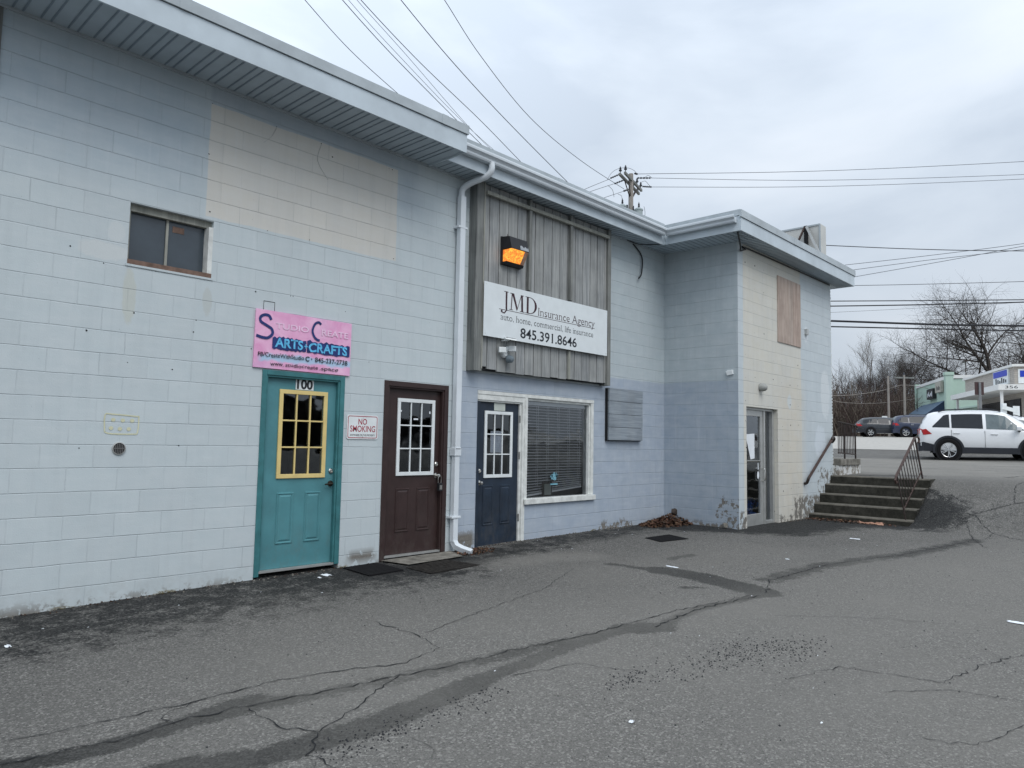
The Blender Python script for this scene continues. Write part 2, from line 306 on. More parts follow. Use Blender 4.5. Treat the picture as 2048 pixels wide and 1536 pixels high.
# ------------------------------------------------------------------ mesh helpers
class MB:
    def __init__(s): s.v = []; s.f = []; s.mi = []; s.cur = 0
    def add(s, vs, fs):
        o = len(s.v); s.v += [tuple(q) for q in vs]; s.f += [tuple(i+o for i in q) for q in fs]; s.mi += [s.cur]*len(fs); return s
    def box(s, x0, x1, y0, y1, z0, z1):
        return s.add([(x0, y0, z0), (x1, y0, z0), (x1, y1, z0), (x0, y1, z0), (x0, y0, z1), (x1, y0, z1), (x1, y1, z1), (x0, y1, z1)],
                     [(0, 3, 2, 1), (4, 5, 6, 7), (0, 1, 5, 4), (1, 2, 6, 5), (2, 3, 7, 6), (3, 0, 4, 7)])
    def obox(s, c, ax, ay, az):       # centre and three half vectors
        c = Vector(c); ax = Vector(ax); ay = Vector(ay); az = Vector(az)
        vs = [c + ax*i + ay*j + az*k for k in (-1, 1) for (i, j) in ((-1, -1), (1, -1), (1, 1), (-1, 1))]
        return s.add(vs, [(0, 3, 2, 1), (4, 5, 6, 7), (0, 1, 5, 4), (1, 2, 6, 5), (2, 3, 7, 6), (3, 0, 4, 7)])
    def bar(s, p, q, w, h=None, upv=(0, 0, 1)):
        p = Vector(p); q = Vector(q); d = q-p; L = d.length; d.normalize()
        a = d.cross(Vector(upv))
        if a.length < 1e-4: a = d.cross(Vector((0, 1, 0)))
        a.normalize(); b = a.cross(d)
        return s.obox((p+q)/2, d*L/2, a*w/2, b*(h or w)/2)
    def prism(s, poly, lo, hi, axis='y'):   # polygon extruded along an axis; poly in the other two axes
        n = len(poly); mk = {'y': lambda a, b, h: (a, h, b), 'x': lambda a, b, h: (h, a, b), 'z': lambda a, b, h: (a, b, h)}[axis]
        vs = [mk(a, b, lo) for a, b in poly] + [mk(a, b, hi) for a, b in poly]
        return s.add(vs, [tuple(range(n)), tuple(range(2*n-1, n-1, -1))] + [(i, i+n, (i+1) % n+n, (i+1) % n) for i in range(n)])
    def tube(s, pts, r, n=8, cap=True):
        pts = [Vector(p) for p in pts]; rs = r if hasattr(r, '__len__') else [r]*len(pts)
        o = len(s.v); ref = None
        for i, p in enumerate(pts):
            d = (pts[min(i+1, len(pts)-1)] - pts[max(i-1, 0)])
            if d.length < 1e-9: d = Vector((0, 0, 1))
            d.normalize()
            if ref is None: ref = d.orthogonal().normalized()
            ref = (ref - d*ref.dot(d))
            ref = ref.normalized() if ref.length > 1e-6 else d.orthogonal().normalized()
            b = d.cross(ref)
            for k in range(n):
                a = 2*math.pi*k/n; s.v.append(tuple(p + (ref*math.cos(a)+b*math.sin(a))*rs[i]))
        for i in range(len(pts)-1):
            for k in range(n):
                s.f.append((o+i*n+k, o+i*n+(k+1) % n, o+(i+1)*n+(k+1) % n, o+(i+1)*n+k)); s.mi.append(s.cur)
        if cap and n > 2:
            s.f.append(tuple(o+k for k in range(n))[::-1]); s.mi.append(s.cur)
            s.f.append(tuple(o+(len(pts)-1)*n+k for k in range(n))); s.mi.append(s.cur)
        return s
    def disc(s, c, nrm, r, h, n=20):
        c = Vector(c); nrm = Vector(nrm).normalized(); return s.tube([c, c+nrm*h], r, n)
    def lathe(s, c, nrm, prof, n=20):       # prof = [(radius, offset)]
        c = Vector(c); nrm = Vector(nrm).normalized(); a = nrm.orthogonal().normalized(); b = nrm.cross(a); o = len(s.v)
        for (r, h) in prof:
            for k in range(n):
                q = 2*math.pi*k/n; s.v.append(tuple(c + nrm*h + (a*math.cos(q)+b*math.sin(q))*max(r, 1e-4)))
        for i in range(len(prof)-1):
            for k in range(n):
                s.f.append((o+i*n+k, o+i*n+(k+1) % n, o+(i+1)*n+(k+1) % n, o+(i+1)*n+k)); s.mi.append(s.cur)
        return s
    def build(s, name, mats, parent=None, smooth=False, bevel=0., local=False):
        me = bpy.data.meshes.new(name); me.from_pydata(s.v, [], s.f)
        ms = mats if isinstance(mats, (list, tuple)) else [mats]
        for m in ms: me.materials.append(m)
        if len(ms) > 1: me.polygons.foreach_set('material_index', s.mi)
        bm = bmesh.new(); bm.from_mesh(me); bmesh.ops.recalc_face_normals(bm, faces=bm.faces)
        if bevel:
            bmesh.ops.bevel(bm, geom=[q for q in bm.edges if q.is_manifold and q.calc_face_angle(0) > .6], offset=bevel, segments=2, affect='EDGES', profile=.6)
        bm.to_mesh(me); bm.free()
        if smooth:
            me.polygons.foreach_set('use_smooth', [True]*len(me.polygons))
            try: me.set_sharp_from_angle(angle=R(38))
            except Exception: pass
        me.update()
        o = bpy.data.objects.new(name, me); COL.objects.link(o)
        if parent is not None:
            o.parent = parent
            if not local: o.matrix_parent_inverse = wmat(parent).inverted()
        return o
def wmat(o):
    m = o.matrix_basis.copy()
    if o.parent is not None: m = wmat(o.parent) @ o.matrix_parent_inverse @ m
    return m
def tag(o, label=None, cat=None, group=None, kind=None):
    if label: o['label'] = label
    if cat: o['category'] = cat
    if group: o['group'] = group
    if kind: o['kind'] = kind
    return o
def thing(name, loc, label, cat, rz=0, group=None):
    o = bpy.data.objects.new(name, None); COL.objects.link(o); o.location = loc; o.rotation_euler = (0, 0, rz)
    o.empty_display_size = .2
    return tag(o, label, cat, group)
def copy_tree(o, parent=None):
    c = o.copy(); COL.objects.link(c)
    if parent is not None: c.parent = parent
    for ch in o.children: copy_tree(ch, c)
    return c

_fc = {}
def glyph(txt, offset=0.):
    k = (txt, offset)
    if k not in _fc:
        cu = bpy.data.curves.new('t', 'FONT'); cu.body = txt; cu.offset = offset; cu.resolution_u = 4
        ob = bpy.data.objects.new('t', cu); me = bpy.data.meshes.new_from_object(ob)
        _fc[k] = ([tuple(v.co) for v in me.vertices], [tuple(p.vertices) for p in me.polygons])
        bpy.data.objects.remove(ob); bpy.data.curves.remove(cu); bpy.data.meshes.remove(me)
    return _fc[k]
def text(mb, txt, x0, x1, z0, z1, y, offset=0., jit=0., slope=0., frame=None, full=False):
    """lettering fitted to a rectangle of a vertical face at depth y (capital height z0..z1)"""
    vs, fs = glyph(txt, offset)
    xs = [v[0] for v in vs]; a, b = min(xs), max(xs); hh = .70
    if full: lo = min(v[1] for v in vs); hh = max(v[1] for v in vs)-lo
    else: lo = 0
    q = []
    for v in vs:
        X = x0+(v[0]-a)/(b-a)*(x1-x0); Z = z0+(v[1]-lo)/hh*(z1-z0)+slope*(X-x0)
        if jit: Z += jit*math.sin(X*41.3)+jit*.6*math.sin(X*97); X += jit*.7*math.sin(Z*133+X*19)
        q.append(frame(X, Z) if frame else (X, y, Z))
    mb.add(q, fs); return mb
def stroke(mb, pts, wd, y, n=1):
    """painted brush stroke on the plane y: flat ribbon following pts (x,z)"""
    L = [Vector((p[0], 0, p[1])) for p in pts]; vs = []; fs = []
    for i, p in enumerate(L):
        d = L[min(i+1, len(L)-1)]-L[max(i-1, 0)]; d.normalize(); nn = Vector((-d.z, 0, d.x))
        ww = wd[i] if hasattr(wd, '__len__') else wd
        for s_ in (-1, 1): q = p+nn*s_*ww/2; vs.append((q.x, y, q.z))
    fs = [(2*i, 2*i+1, 2*i+3, 2*i+2) for i in range(len(L)-1)]
    mb.add(vs, fs); return mb
def spline(pts, k=6):
    out_ = []
    P = [Vector(p) for p in pts]
    for i in range(len(P)-1):
        a = P[max(i-1, 0)]; b = P[i]; c = P[i+1]; d = P[min(i+2, len(P)-1)]
        for j in range(k):
            t = j/k; out_.append(.5*((2*b)+(c-a)*t+(2*a-5*b+4*c-d)*t*t+(3*b-a-3*c+d)*t**3))
    out_.append(P[-1]); return out_

# ------------------------------------------------------------------ ground
def sm(t): t = min(1, max(0, t)); return t*t*(3-2*t)
def hu(X):
    pts = [(-60, -.8), (4.2, -.49), (17.2, -.275), (23, .06), (48, .96), (53, 1.08), (90, 1.7), (400, 2.0)]
    for (a, b), (c, d) in zip(pts, pts[1:]):
        if X <= c: return b+(d-b)*(X-a)/(c-a)
    return 2.0
def hl(X, Y): return -1.285-.0135*max(0, -X-2)+.008*min(0, Y) + .006*math.sin(X*1.3+Y*.7)+.004*math.sin(X*.6-Y*2.1)
def ground_h(X, Y):
    lo = hl(max(min(X, 20), -30), max(Y, -20)); hi = hu(X)
    if Y > -3.27: return lo if X < 4.27 else hi
    s_ = -3.27-Y
    x0 = 2.75-.42*min(s_, 7); x1 = 4.75+.42*min(s_, 5)
    t = sm((X-x0)/(x1-x0)); bulge = .10*math.exp(-((X-3.4)**2+(Y+4.0)**2)/.6)*(1-t)
    return lo+(hi-lo)*t+bulge
xs = list(np.concatenate([[-150, -80, -45, -30, -22, -18], np.arange(-15.5, 7.01, .05), np.arange(7.5, 30, 1.0), np.arange(32, 60, 2.), [65, 75, 90, 110, 140, 200, 300, 450]]))
ys = list(np.concatenate([[-200, -120, -70, -40, -25, -18, -15], np.arange(-13, .31, .05), [.6, 1, 2, 4, 7, 11, 16, 24, 34, 46, 60, 80, 110, 150, 220]]))
H = np.array([[ground_h(x, y) for x in xs] for y in ys])
XX, YY = np.meshgrid(xs, ys)
def segd(pts):
    D = np.full(XX.shape, 1e9)
    for (a, b), (c, d) in zip(pts, pts[1:]):
        dx, dy = c-a, d-b; L = dx*dx+dy*dy+1e-12
        t = np.clip(((XX-a)*dx+(YY-b)*dy)/L, 0, 1); D = np.minimum(D, np.hypot(XX-a-t*dx, YY-b-t*dy))
    return D
def band(pts, w_, soft, amt): return amt*np.clip(1-(segd(pts)-w_)/soft, 0, 1)
dark = np.zeros(XX.shape)
for pts, w_, soft, amt in [
    ([(-10.17, -3.61), (-9.71, -3.8), (-9.14, -3.82), (-8.3, -3.73)], .045, .11, 1.),
    ([(-8.3, -3.73), (-7.26, -3.66), (-6.62, -3.70)], .025, .09, .95),
    ([(-6.62, -3.70), (-6.4, -3.85)], .07, .13, .9),
    ([(-11.2, -3.25), (-10.67, -3.04), (-10.29, -3.15), (-9.84, -3.1), (-9.45, -3.02)], .035, .09, .9),
    ([(-9.84, -3.1), (-9.3, -3.2), (-8.26, -3.42), (-7.0, -3.62)], .03, .12, .6),
    ([(-6.44, -3.84), (-5.58, -3.76), (-4.65, -3.91)], .02, .09, .75),
    ([(-4.5, -3.86), (-4.38, -3.58), (-4.22, -2.99), (-4.25, -2.56)], .13, .13, .95),
    ([(-4.25, -2.56), (-4.4, -1.92)], .03, .10, .55), ([(-3.55, -2.25), (-3.1, -2.3)], .05, .08, .6), ([(-4.9, -3.2), (-4.75, -3.3)], .04, .06, .6),
    ([(-3.83, -3.65), (-2.55, -3.76), (-.97, -4.16), (1.94, -4.46)], .05, .2, .6),
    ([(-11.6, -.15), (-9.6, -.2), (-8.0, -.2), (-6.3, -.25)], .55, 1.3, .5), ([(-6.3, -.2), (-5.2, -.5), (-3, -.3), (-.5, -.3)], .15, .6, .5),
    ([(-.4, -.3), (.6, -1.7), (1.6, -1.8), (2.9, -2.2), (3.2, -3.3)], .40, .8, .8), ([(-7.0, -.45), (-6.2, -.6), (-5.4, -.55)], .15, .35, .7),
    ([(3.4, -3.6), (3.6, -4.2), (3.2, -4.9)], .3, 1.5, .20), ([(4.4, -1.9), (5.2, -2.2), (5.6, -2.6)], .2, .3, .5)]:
    dark = np.maximum(dark, band(pts, w_, soft, amt))
pale = np.zeros(XX.shape)
for pts, w_, soft, amt in [([(-8.2, -3.4), (-6, -4.4), (-3, -5.2), (1, -6.5)], .7, 2.2, .55), ([(-5.4, -1.0), (-4.7, -1.1), (-4.2, -1.4)], .15, .35, .55),
                           ([(-7.2, -6), (-5, -6.5)], .6, 2, .5), ([(-5, -2.3), (-2, -2.9)], .3, 1.0, .35)]:
    pale = np.maximum(pale, band(pts, w_, soft, amt))
pale = np.where(XX > 4.5, np.clip((XX-4.5)/2.5, 0, 1)*1.0, pale); pale = np.where((XX > 16.5) & (XX < 22.6), .12, pale)
dark = np.where((XX > 16.8) & (XX < 22.6), .18, dark)
alli = .6*np.clip(1-segd([(3.4, -3.6), (4.2, -4.8), (5, -7)])/1.8, 0, 1)
alli = np.maximum(alli, .7*np.clip(1-segd([(-10.5, -3.9), (-9, -4.2)])/.7, 0, 1))
ny, nx = XX.shape
vs = np.stack([XX, YY, H], -1).reshape(-1, 3)
fs = [(j*nx+i, j*nx+i+1, (j+1)*nx+i+1, (j+1)*nx+i) for j in range(ny-1) for i in range(nx-1)]
me = bpy.data.meshes.new('parking_lot'); me.from_pydata(vs.tolist(), [], fs); me.materials.append(M_asph)
ca = me.color_attributes.new('wear', 'FLOAT_COLOR', 'POINT')
ca.data.foreach_set('color', np.stack([dark, pale, alli, np.ones_like(dark)], -1).reshape(-1).astype(np.float32))
me.polygons.foreach_set('use_smooth', [True]*len(me.polygons))
lot = bpy.data.objects.new('parking_lot', me); COL.objects.link(lot)
tag(lot, 'grey worn asphalt lot running along the block building', kind='structure')
GH = ground_h

# concrete road crossing beyond the upper lot
mb = MB(); rows = [22.7, 23.0, 28, 33, 38, 43, 48, 50.5]
yv = list(range(-60, 61, 4)); v = []; f = []
for X in rows:
    for Y in yv: v.append((X + .10*Y*0, Y, hu(X)+.012))
n_ = len(yv)
for i in range(len(rows)-1):
    for j in range(n_-1): f.append((i*n_+j, (i+1)*n_+j, (i+1)*n_+j+1, i*n_+j+1))
mb.add(v, f)
tag(mb.build('road', M_slabl), 'pale concrete road climbing away beyond the upper lot', kind='structure')

# cracks: dark ribbons 3 mm above the asphalt
def crack(mb, pts, w0=.006):
    P = [Vector((a, b)) for a, b in pts]; fine = []
    for a, b in zip(P, P[1:]):
        L = (b-a).length; n = max(2, int(L/.045)); nn = Vector((-(b-a).y, (b-a).x)).normalized()
        for i in range(n): fine.append(a+(b-a)*i/n+nn*random.gauss(0, .011))
    fine.append(P[-1]); v = []
    for i, p in enumerate(fine):
        d = fine[min(i+1, len(fine)-1)]-fine[max(i-1, 0)]; nn = Vector((-d.y, d.x)).normalized()
        ww = w0*random.uniform(.25, 1.25)*(1 if 0 < i < len(fine)-1 else .1)
        for s_ in (-1, 1): q = p+nn*ww*s_*.5; v.append((q.x, q.y, GH(q.x, q.y)+.005))
    mb.add(v, [(2*i, 2*i+1, 2*i+3, 2*i+2) for i in range(len(fine)-1)])
mb = MB()
C1 = [(-10.6, -2.72), (-10.25, -2.79), (-9.67, -2.84), (-9.18, -2.86), (-8.76, -2.99), (-8.47, -3.14), (-8.04, -3.06), (-7.96, -2.68), (-7.97, -2.12)]
C2 = [(-11.3, -3.3), (-10.67, -3.01), (-10.16, -3.1), (-9.82, -3.06), (-9.24, -3.19), (-8.6, -3.31), (-8.26, -3.41), (-7.82, -3.44), (-6.98, -3.6), (-5.83, -3.66), (-4.73, -3.84)]
for c_, w0 in ((C1, .010), (C2, .010), ([(-9.53, -3.14), (-9.55, -3.52), (-9.44, -3.72), (-9.61, -3.9), (-9.58, -4.19)], .009),
               ([(-9.44, -3.72), (-9.2, -3.6), (-8.9, -3.45), (-8.6, -3.31)], .008), ([(-9.9, -3.1), (-9.95, -2.95), (-9.7, -2.84)], .007),
               ([(-6.9, -5.1), (-6.4, -5.25), (-6.25, -5.84), (-5.68, -5.93), (-5.17, -6.1), (-4.6, -6.5)], .007), ([(-6.7, -5.6), (-6.36, -5.9), (-6.27, -6.26), (-6.0, -6.7)], .005),
               ([(-7.3, -5.9), (-7.16, -6.2), (-6.67, -6.32)], .005), ([(-6.44, -3.84), (-5.58, -3.76), (-4.65, -3.91)], .014),
               ([(-4.5, -3.9), (-3.83, -3.65), (-2.55, -3.76), (-.97, -4.16), (1.94, -4.46), (3.2, -4.1)], .012), ([(-5.4, -4.3), (-4.9, -4.9), (-4.5, -5.6)], .006),
               ([(-7.9, -2.7), (-7.2, -2.55), (-6.0, -2.3), (-4.9, -1.8)], .006), ([(-8.1, -3.8), (-7.6, -3.95), (-7.4, -4.4)], .006),
               ([(3.0, -3.4), (3.4, -3.7), (3.3, -4.2), (3.9, -4.7), (4.4, -5.6)], .016), ([(3.3, -4.2), (2.6, -4.6), (2.2, -5.3), (2.6, -6.2)], .013), ([(3.9, -4.7), (4.8, -4.6), (5.6, -4.9)], .013),
               ([(2.6, -4.6), (1.8, -4.5), (1.0, -4.8)], .011), ([(2.2, -5.3), (3.2, -5.5), (4.4, -5.6), (5.4, -6.2)], .013), ([(5.2, -2.4), (6.2, -4.2), (6.9, -7.0)], .02),
               ([(9, -8), (9.5, -2), (9.3, 2)], .05), ([(13, -8), (12.6, 0), (13.2, 6)], .05), ([(6.2, -4.2), (8.5, -4.6), (12.5, -4.2)], .03)):
    crack(mb, c_, w0)
tag(mb.build('crack', M_slot, lot), 'irregular dark cracks in the asphalt')
# loose dark crumbs, grit
mb = MB()
for i in range(1500):
    r_ = random.random()
    if r_ < .42: cx, cy, sp = random.choice([(-7.0, -4.55, .22), (-6.42, -4.75, .28), (-6.2, -4.9, .2), (-6.5, -4.6, .2), (-7.6, -4.36, .15)]); x = random.gauss(cx, sp); y = random.gauss(cy, sp*.45)
    elif r_ < .62: x = random.uniform(-9.6, -8.3); y = random.gauss(-3.95, .07)
    else: x = random.uniform(-11, 3); y = random.uniform(-6.8, -.3)
    s_ = random.uniform(.003, .0085); z = GH(x, y)
    a = random.uniform(0, 6.28)
    mb.add([(x+s_*math.cos(a), y+s_*math.sin(a), z), (x+s_*1.2*math.cos(a+2), y+s_*math.sin(a+2), z), (x+s_*math.cos(a+4), y+s_*1.3*math.sin(a+4), z), (x, y, z+s_*1.1)], [(0, 1, 3), (1, 2, 3), (2, 0, 3)])
tag(mb.build('loose_grit', M_black), 'small black asphalt crumbs scattered over the lot', kind='stuff')

# ------------------------------------------------------------------ the block building
YC = -1.4454
B = thing('block_building', (-5, 5, -1.3), 'long flat roofed painted concrete block building with pale blue, lavender and beige walls', 'building')
def holed(mb, axis, c, t, a0, a1, z0, z1, holes, sgn=1):
    """slab wall with openings; axis 'x' = runs along X at Y=c (thickness t behind), 'y' = runs along Y at X=c"""
    us = sorted({a0, a1, *[h[0] for h in holes], *[h[1] for h in holes]}); zs = sorted({z0, z1, *[h[2] for h in holes], *[h[3] for h in holes]})
    def P(u, d, z): return (u, c+d, z) if axis == 'x' else (c+d, u, z)
    def inh(u, z): return any(h[0] < u < h[1] and h[2] < z < h[3] for h in holes)
    for a, b in zip(us, us[1:]):
        for q, r_ in zip(zs, zs[1:]):
            if not inh((a+b)/2, (q+r_)/2):
                for d in (0, t): mb.add([P(a, d, q), P(b, d, q), P(b, d, r_), P(a, d, r_)], [(0, 1, 2, 3)])
    for h in list(holes)+[(a0, a1, z0, z1)]:
        a, b, q, r_ = h
        for p1, p2 in (((a, q), (b, q)), ((b, q), (b, r_)), ((b, r_), (a, r_)), ((a, r_), (a, q))):
            mb.add([P(p1[0], 0, p1[1]), P(p2[0], 0, p2[1]), P(p2[0], t, p2[1]), P(p1[0], t, p1[1])], [(0, 1, 2, 3)])
mb = MB(); holed(mb, 'x', 0, .2, -14, 0.2, -2.2, 3.70, [(-7.885, -6.875, -1.36, .80), (-6.315, -5.285, -1.36, .805), (-9.255, -8.475, 1.655, 2.23), (-4.755, -3.775, -1.38, .79), (-3.775, -2.14, -.80, .79)])
W1 = mb.build('wall', M_main, B); W1['label'] = 'pale blue block wall with beige and lavender painted areas'
mb = MB(); holed(mb, 'y', 0, .2, YC+.001, 0, -2.2, 3.70, []); mb.build('wall', M_ret, B)
mb = MB(); holed(mb, 'x', YC, .2, 0.2, 4.38, -2.2, 3.70, [(.30, 1.60, -1.36, .78)])
mb.add([(0, YC, -2.2), (.2, YC, -2.2), (.2, YC, 3.7), (0, YC, 3.7)], [(0, 1, 2, 3)])
mb.build('wall', M_end, B)
mb = MB(); holed(mb, 'y', 4.38, -.2, YC+.002, 12, -2.2, 3.70, []); mb.box(-14, 4.38, 11.8, 12, -2.2, 3.7); mb.box(-14, -13.8, .2, 11.8, -2.2, 3.7); mb.build('wall', M_end, B)
# rough corner edge
mb = MB()
for i in range(60):
    z = -.45+i*.068; r_ = random.uniform(.004, .016); mb.box(4.375, 4.385+r_, YC-.004-r_*.3, YC+.03, z, z+random.uniform(.03, .06))
mb.build('corner_bead', M_white, B)
mb = MB(); mb.box(-10.36, -10.325, -.02, .0, 2.9, 3.6); mb.box(-10.40, -10.355, -.022, 0, 2.1, 3.25); mb.build('corner_trim', [M_batten], B)
# rooms behind the openings
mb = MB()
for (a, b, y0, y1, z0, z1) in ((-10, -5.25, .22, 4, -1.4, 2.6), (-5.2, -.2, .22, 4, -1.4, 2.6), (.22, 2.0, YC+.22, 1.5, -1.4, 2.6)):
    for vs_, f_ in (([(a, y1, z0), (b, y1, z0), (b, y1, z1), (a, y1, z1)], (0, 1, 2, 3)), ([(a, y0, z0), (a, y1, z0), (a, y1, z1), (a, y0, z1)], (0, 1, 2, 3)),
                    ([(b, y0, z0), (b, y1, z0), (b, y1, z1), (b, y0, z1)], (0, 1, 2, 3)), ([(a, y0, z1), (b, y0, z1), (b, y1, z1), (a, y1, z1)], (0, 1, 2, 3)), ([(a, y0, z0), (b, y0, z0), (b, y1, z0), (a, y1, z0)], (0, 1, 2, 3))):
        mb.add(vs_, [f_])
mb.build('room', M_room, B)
# roof deck
mb = MB(); mb.box(-14.5, -5.75, -.70, 12.3, 3.66, 3.90); mb.box(-5.75, -.64, -.36, 12.3, 3.66, 3.94); mb.box(-.60, 4.83, -1.79, 12.3, 3.66, 3.90); mb.build('roof', M_roof, B)
# soffits with vinyl ribs
mb = MB()
mb.box(-14.4, -5.75, -.70, -.001, 3.625, 3.659); mb.box(-5.75, -.001, -.36, -.001, 3.625, 3.659)
mb.box(-.60, 4.80, -1.79, YC-.001, 3.612, 3.655); mb.box(-.60, -.001, YC, -.362, 3.612, 3.655); mb.box(4.382, 4.80, YC-.001, 12, 3.612, 3.655)
mb.cur = 1
x = -14.3; i = 0
while x < -5.8:
    mb.box(x, x+.014, -.695, -.03, 3.619, 3.6245); x += .075 if i % 2 else .13; i += 1
mb.cur = 2
mb.box(-14.3, -5.1, -.022, -.002, 3.600, 3.624); mb.box(-1.9, -.03, -.022, -.002, 3.600, 3.624)
x = -5.7
mb.cur = 1
while x < -.1: mb.box(x, x+.010, -.355, -.03, 3.620, 3.6245); x += .10
y = -1.75
while y < -.4: mb.box(-.595, -.02, y, y+.010, 3.606, 3.6115); y += .10
x = -.5
while x < 4.75: mb.box(x, x+.010, -1.785, YC-.02, 3.606, 3.6115); x += .10
mb.build('soffit', [M_soffit, simple('soffit_groove', (.22, .27, .32), .6), M_trim2], B)
# fascias
def fascia(mb, p, q, z0, zm, z1, n, proud=.018):
    """fascia board from p to q facing n, metal roof edge above a dark drip gap"""
    p = Vector((*p, 0)); q = Vector((*q, 0)); n = Vector((*n, 0)); d = (q-p); L = d.length; d.normalize()
    def slab(z0_, z1_, a, b, mi, e0=0, e1=0):
        mb.cur = mi; c = (p+q)/2+n*(a+b)/2+Vector((0, 0, (z0_+z1_)/2))+d*(e1-e0)/2
        mb.obox(c, d*(L+e0+e1)/2, n*(b-a)/2, Vector((0, 0, (z1_-z0_)/2)))
    slab(z0, zm-.006, -.02, 0, 0); slab(zm-.006, zm, -.02, -.004, 2); slab(zm, z1, -.02, proud, 1, proud, proud)
    k = 3.05; s_ = 2.2
    while s_ < L-.2:      # lap joints in the roof edge
        mb.cur = 1; c = p+d*s_+n*(proud+.002)+Vector((0, 0, (zm+z1)/2)); mb.obox(c, d*.05, n*.002, Vector((0, 0, (z1-zm)/2+.003))); s_ += k
mb = MB(); fascia(mb, (-14.4, -.72), (-5.73, -.72), 3.60, 3.83, 3.94, (0, -1)); mb.cur = 0; mb.box(-5.75, -5.731, -.70, 5, 3.60, 3.824); mb.cur = 1; mb.box(-5.75, -5.712, -.70, 5, 3.83, 3.94)
mb.build('fascia', [M_trim, M_trim2, M_slot], B)
mb = MB(); fascia(mb, (-5.729, -.38), (-.64, -.38), 3.600, 3.873, 3.975, (0, -1), .012); mb.build('fascia', [M_trim, M_trim2, M_slot], B)
mb = MB(); mb.box(-.655, -.605, -.415, -.365, 3.602, 3.868); mb.build('fascia_corner', M_trim, B)
mb = MB(); fascia(mb, (-.62, -.40), (-.62, -1.79), 3.605, 3.855, 3.955, (-1, 0), .012); mb.build('fascia', [M_trim, M_trim2, M_slot], B)
mb = MB(); fascia(mb, (-.62, -1.81), (4.83, -1.81), 3.605, 3.825, 3.945, (0, -1)); mb.build('fascia', [M_trim, M_trim2, M_slot], B)
mb = MB(); fascia(mb, (4.85, -1.79), (4.85, 12), 3.605, 3.825, 3.945, (1, 0)); mb.build('fascia', [M_trim, M_trim2, M_slot], B)
# gutters (K profile) and downspout
prof = [(0, .125), (.006, .0), (.075, .0), (.085, .02), (.085, .045), (.10, .065), (.118, .08), (.118, .105), (.112, .125), (.108, .118), (.108, .105), (.09, .085), (.015, .02)]
def gutter(mb, p, q, n, z):
    p = Vector((*p, 0)); q = Vector((*q, 0)); n = Vector((*n, 0)); m = len(prof)
    vs = [e_+n*(a+.002)+Vector((0, 0, z+b)) for e_ in (p, q) for a, b in prof]
    mb.add(vs, [(i, (i+1) % m, (i+1) % m+m, i+m) for i in range(m)]+[tuple(range(m)), tuple(range(2*m-1, m-1, -1))])
mb = MB(); gutter(mb, (-5.86, -.38), (-.72, -.38), (0, -1), 3.742); g1 = mb.build('gutter', M_gut, B)
mb = MB(); gutter(mb, (-.62, -.46), (-.62, -1.74), (-1, 0), 3.735); mb.build('gutter', M_gut, B)
mb = MB()
X0 = -5.185
mb.cur = 0
mb.tube(spline([(-5.02, -.44, 3.76), (-5.02, -.44, 3.66), (-5.05, -.37, 3.58), (-5.13, -.18, 3.52), (-5.185, -.07, 3.44), (-5.19, -.06, 3.3)], 5), .042, 12)
mb.build('downspout_elbow', M_pipe, g1, smooth=True)
mb = MB()
mb.box(-5.235, -5.145, -.105, -.025, -.06, 3.34); mb.box(-5.230, -5.150, -.10, -.03, -1.20, -.06); mb.box(-5.245, -5.135, -.112, -.01, -.10, .0)
mb.box(-5.242, -5.138, -.112, -.012, -.02, 0.01)
for z in (2.9, -.9): mb.box(-5.27, -5.11, -.108, -.001, z, z+.03)
mb.build('downspout', M_pipe, g1, bevel=.006)
mb = MB(); vs_ = []
for (y, z, a) in ((-.065, -1.20, 0), (-.10, -1.265, .35), (-.17, -1.315, .7), (-.30, -1.335, .75), (-.34, -1.34, .75)):
    pass
pp = [Vector((-5.19, -.065, -1.19)), Vector((-5.18, -.10, -1.25)), Vector((-5.15, -.19, -1.285)), Vector((-5.10, -.31, -1.315))]
mb.tube(pp, [.052, .052, .05, .048], 4); mb.build('downspout_shoe', M_pipe, g1, bevel=.004)

# small recessed window
mb = MB(); fr = thing('window', (-8.87, .1, 1.9), None, None); fr.parent = B; fr.matrix_parent_inverse = wmat(B).inverted()
mb.box(-9.255, -8.475, .05, .16, 2.165, 2.23); mb.box(-9.255, -9.23, .05, .16, 1.655, 2.165); mb.cur = 1; mb.box(-9.255, -8.475, -.004, .16, 1.655, 1.70)
mb.cur = 2; mb.box(-8.52, -8.475, -.002, .16, 1.70, 2.165)
mb.build('frame', [M_batten_pale, M_rustsill, M_whitew], fr)
mb = MB(); mb.box(-9.23, -8.52, .102, .11, 1.70, 2.165); mb.build('pane', M_dglass, fr)
mb = MB(); mb.box(-8.895, -8.873, .085, .101, 1.70, 2.165); mb.box(-9.23, -8.52, .088, .101, 1.70, 1.715); mb.cur = 1; mb.box(-8.83, -8.72, .098, .1015, 2.06, 2.12)
mb.build('mullion', [M_batten_pale, M_rustsill], fr)
mb = MB(); mb.box(-9.27, -8.46, -.009, -.001, 1.635, 1.655); mb.build('sill', M_main, fr)

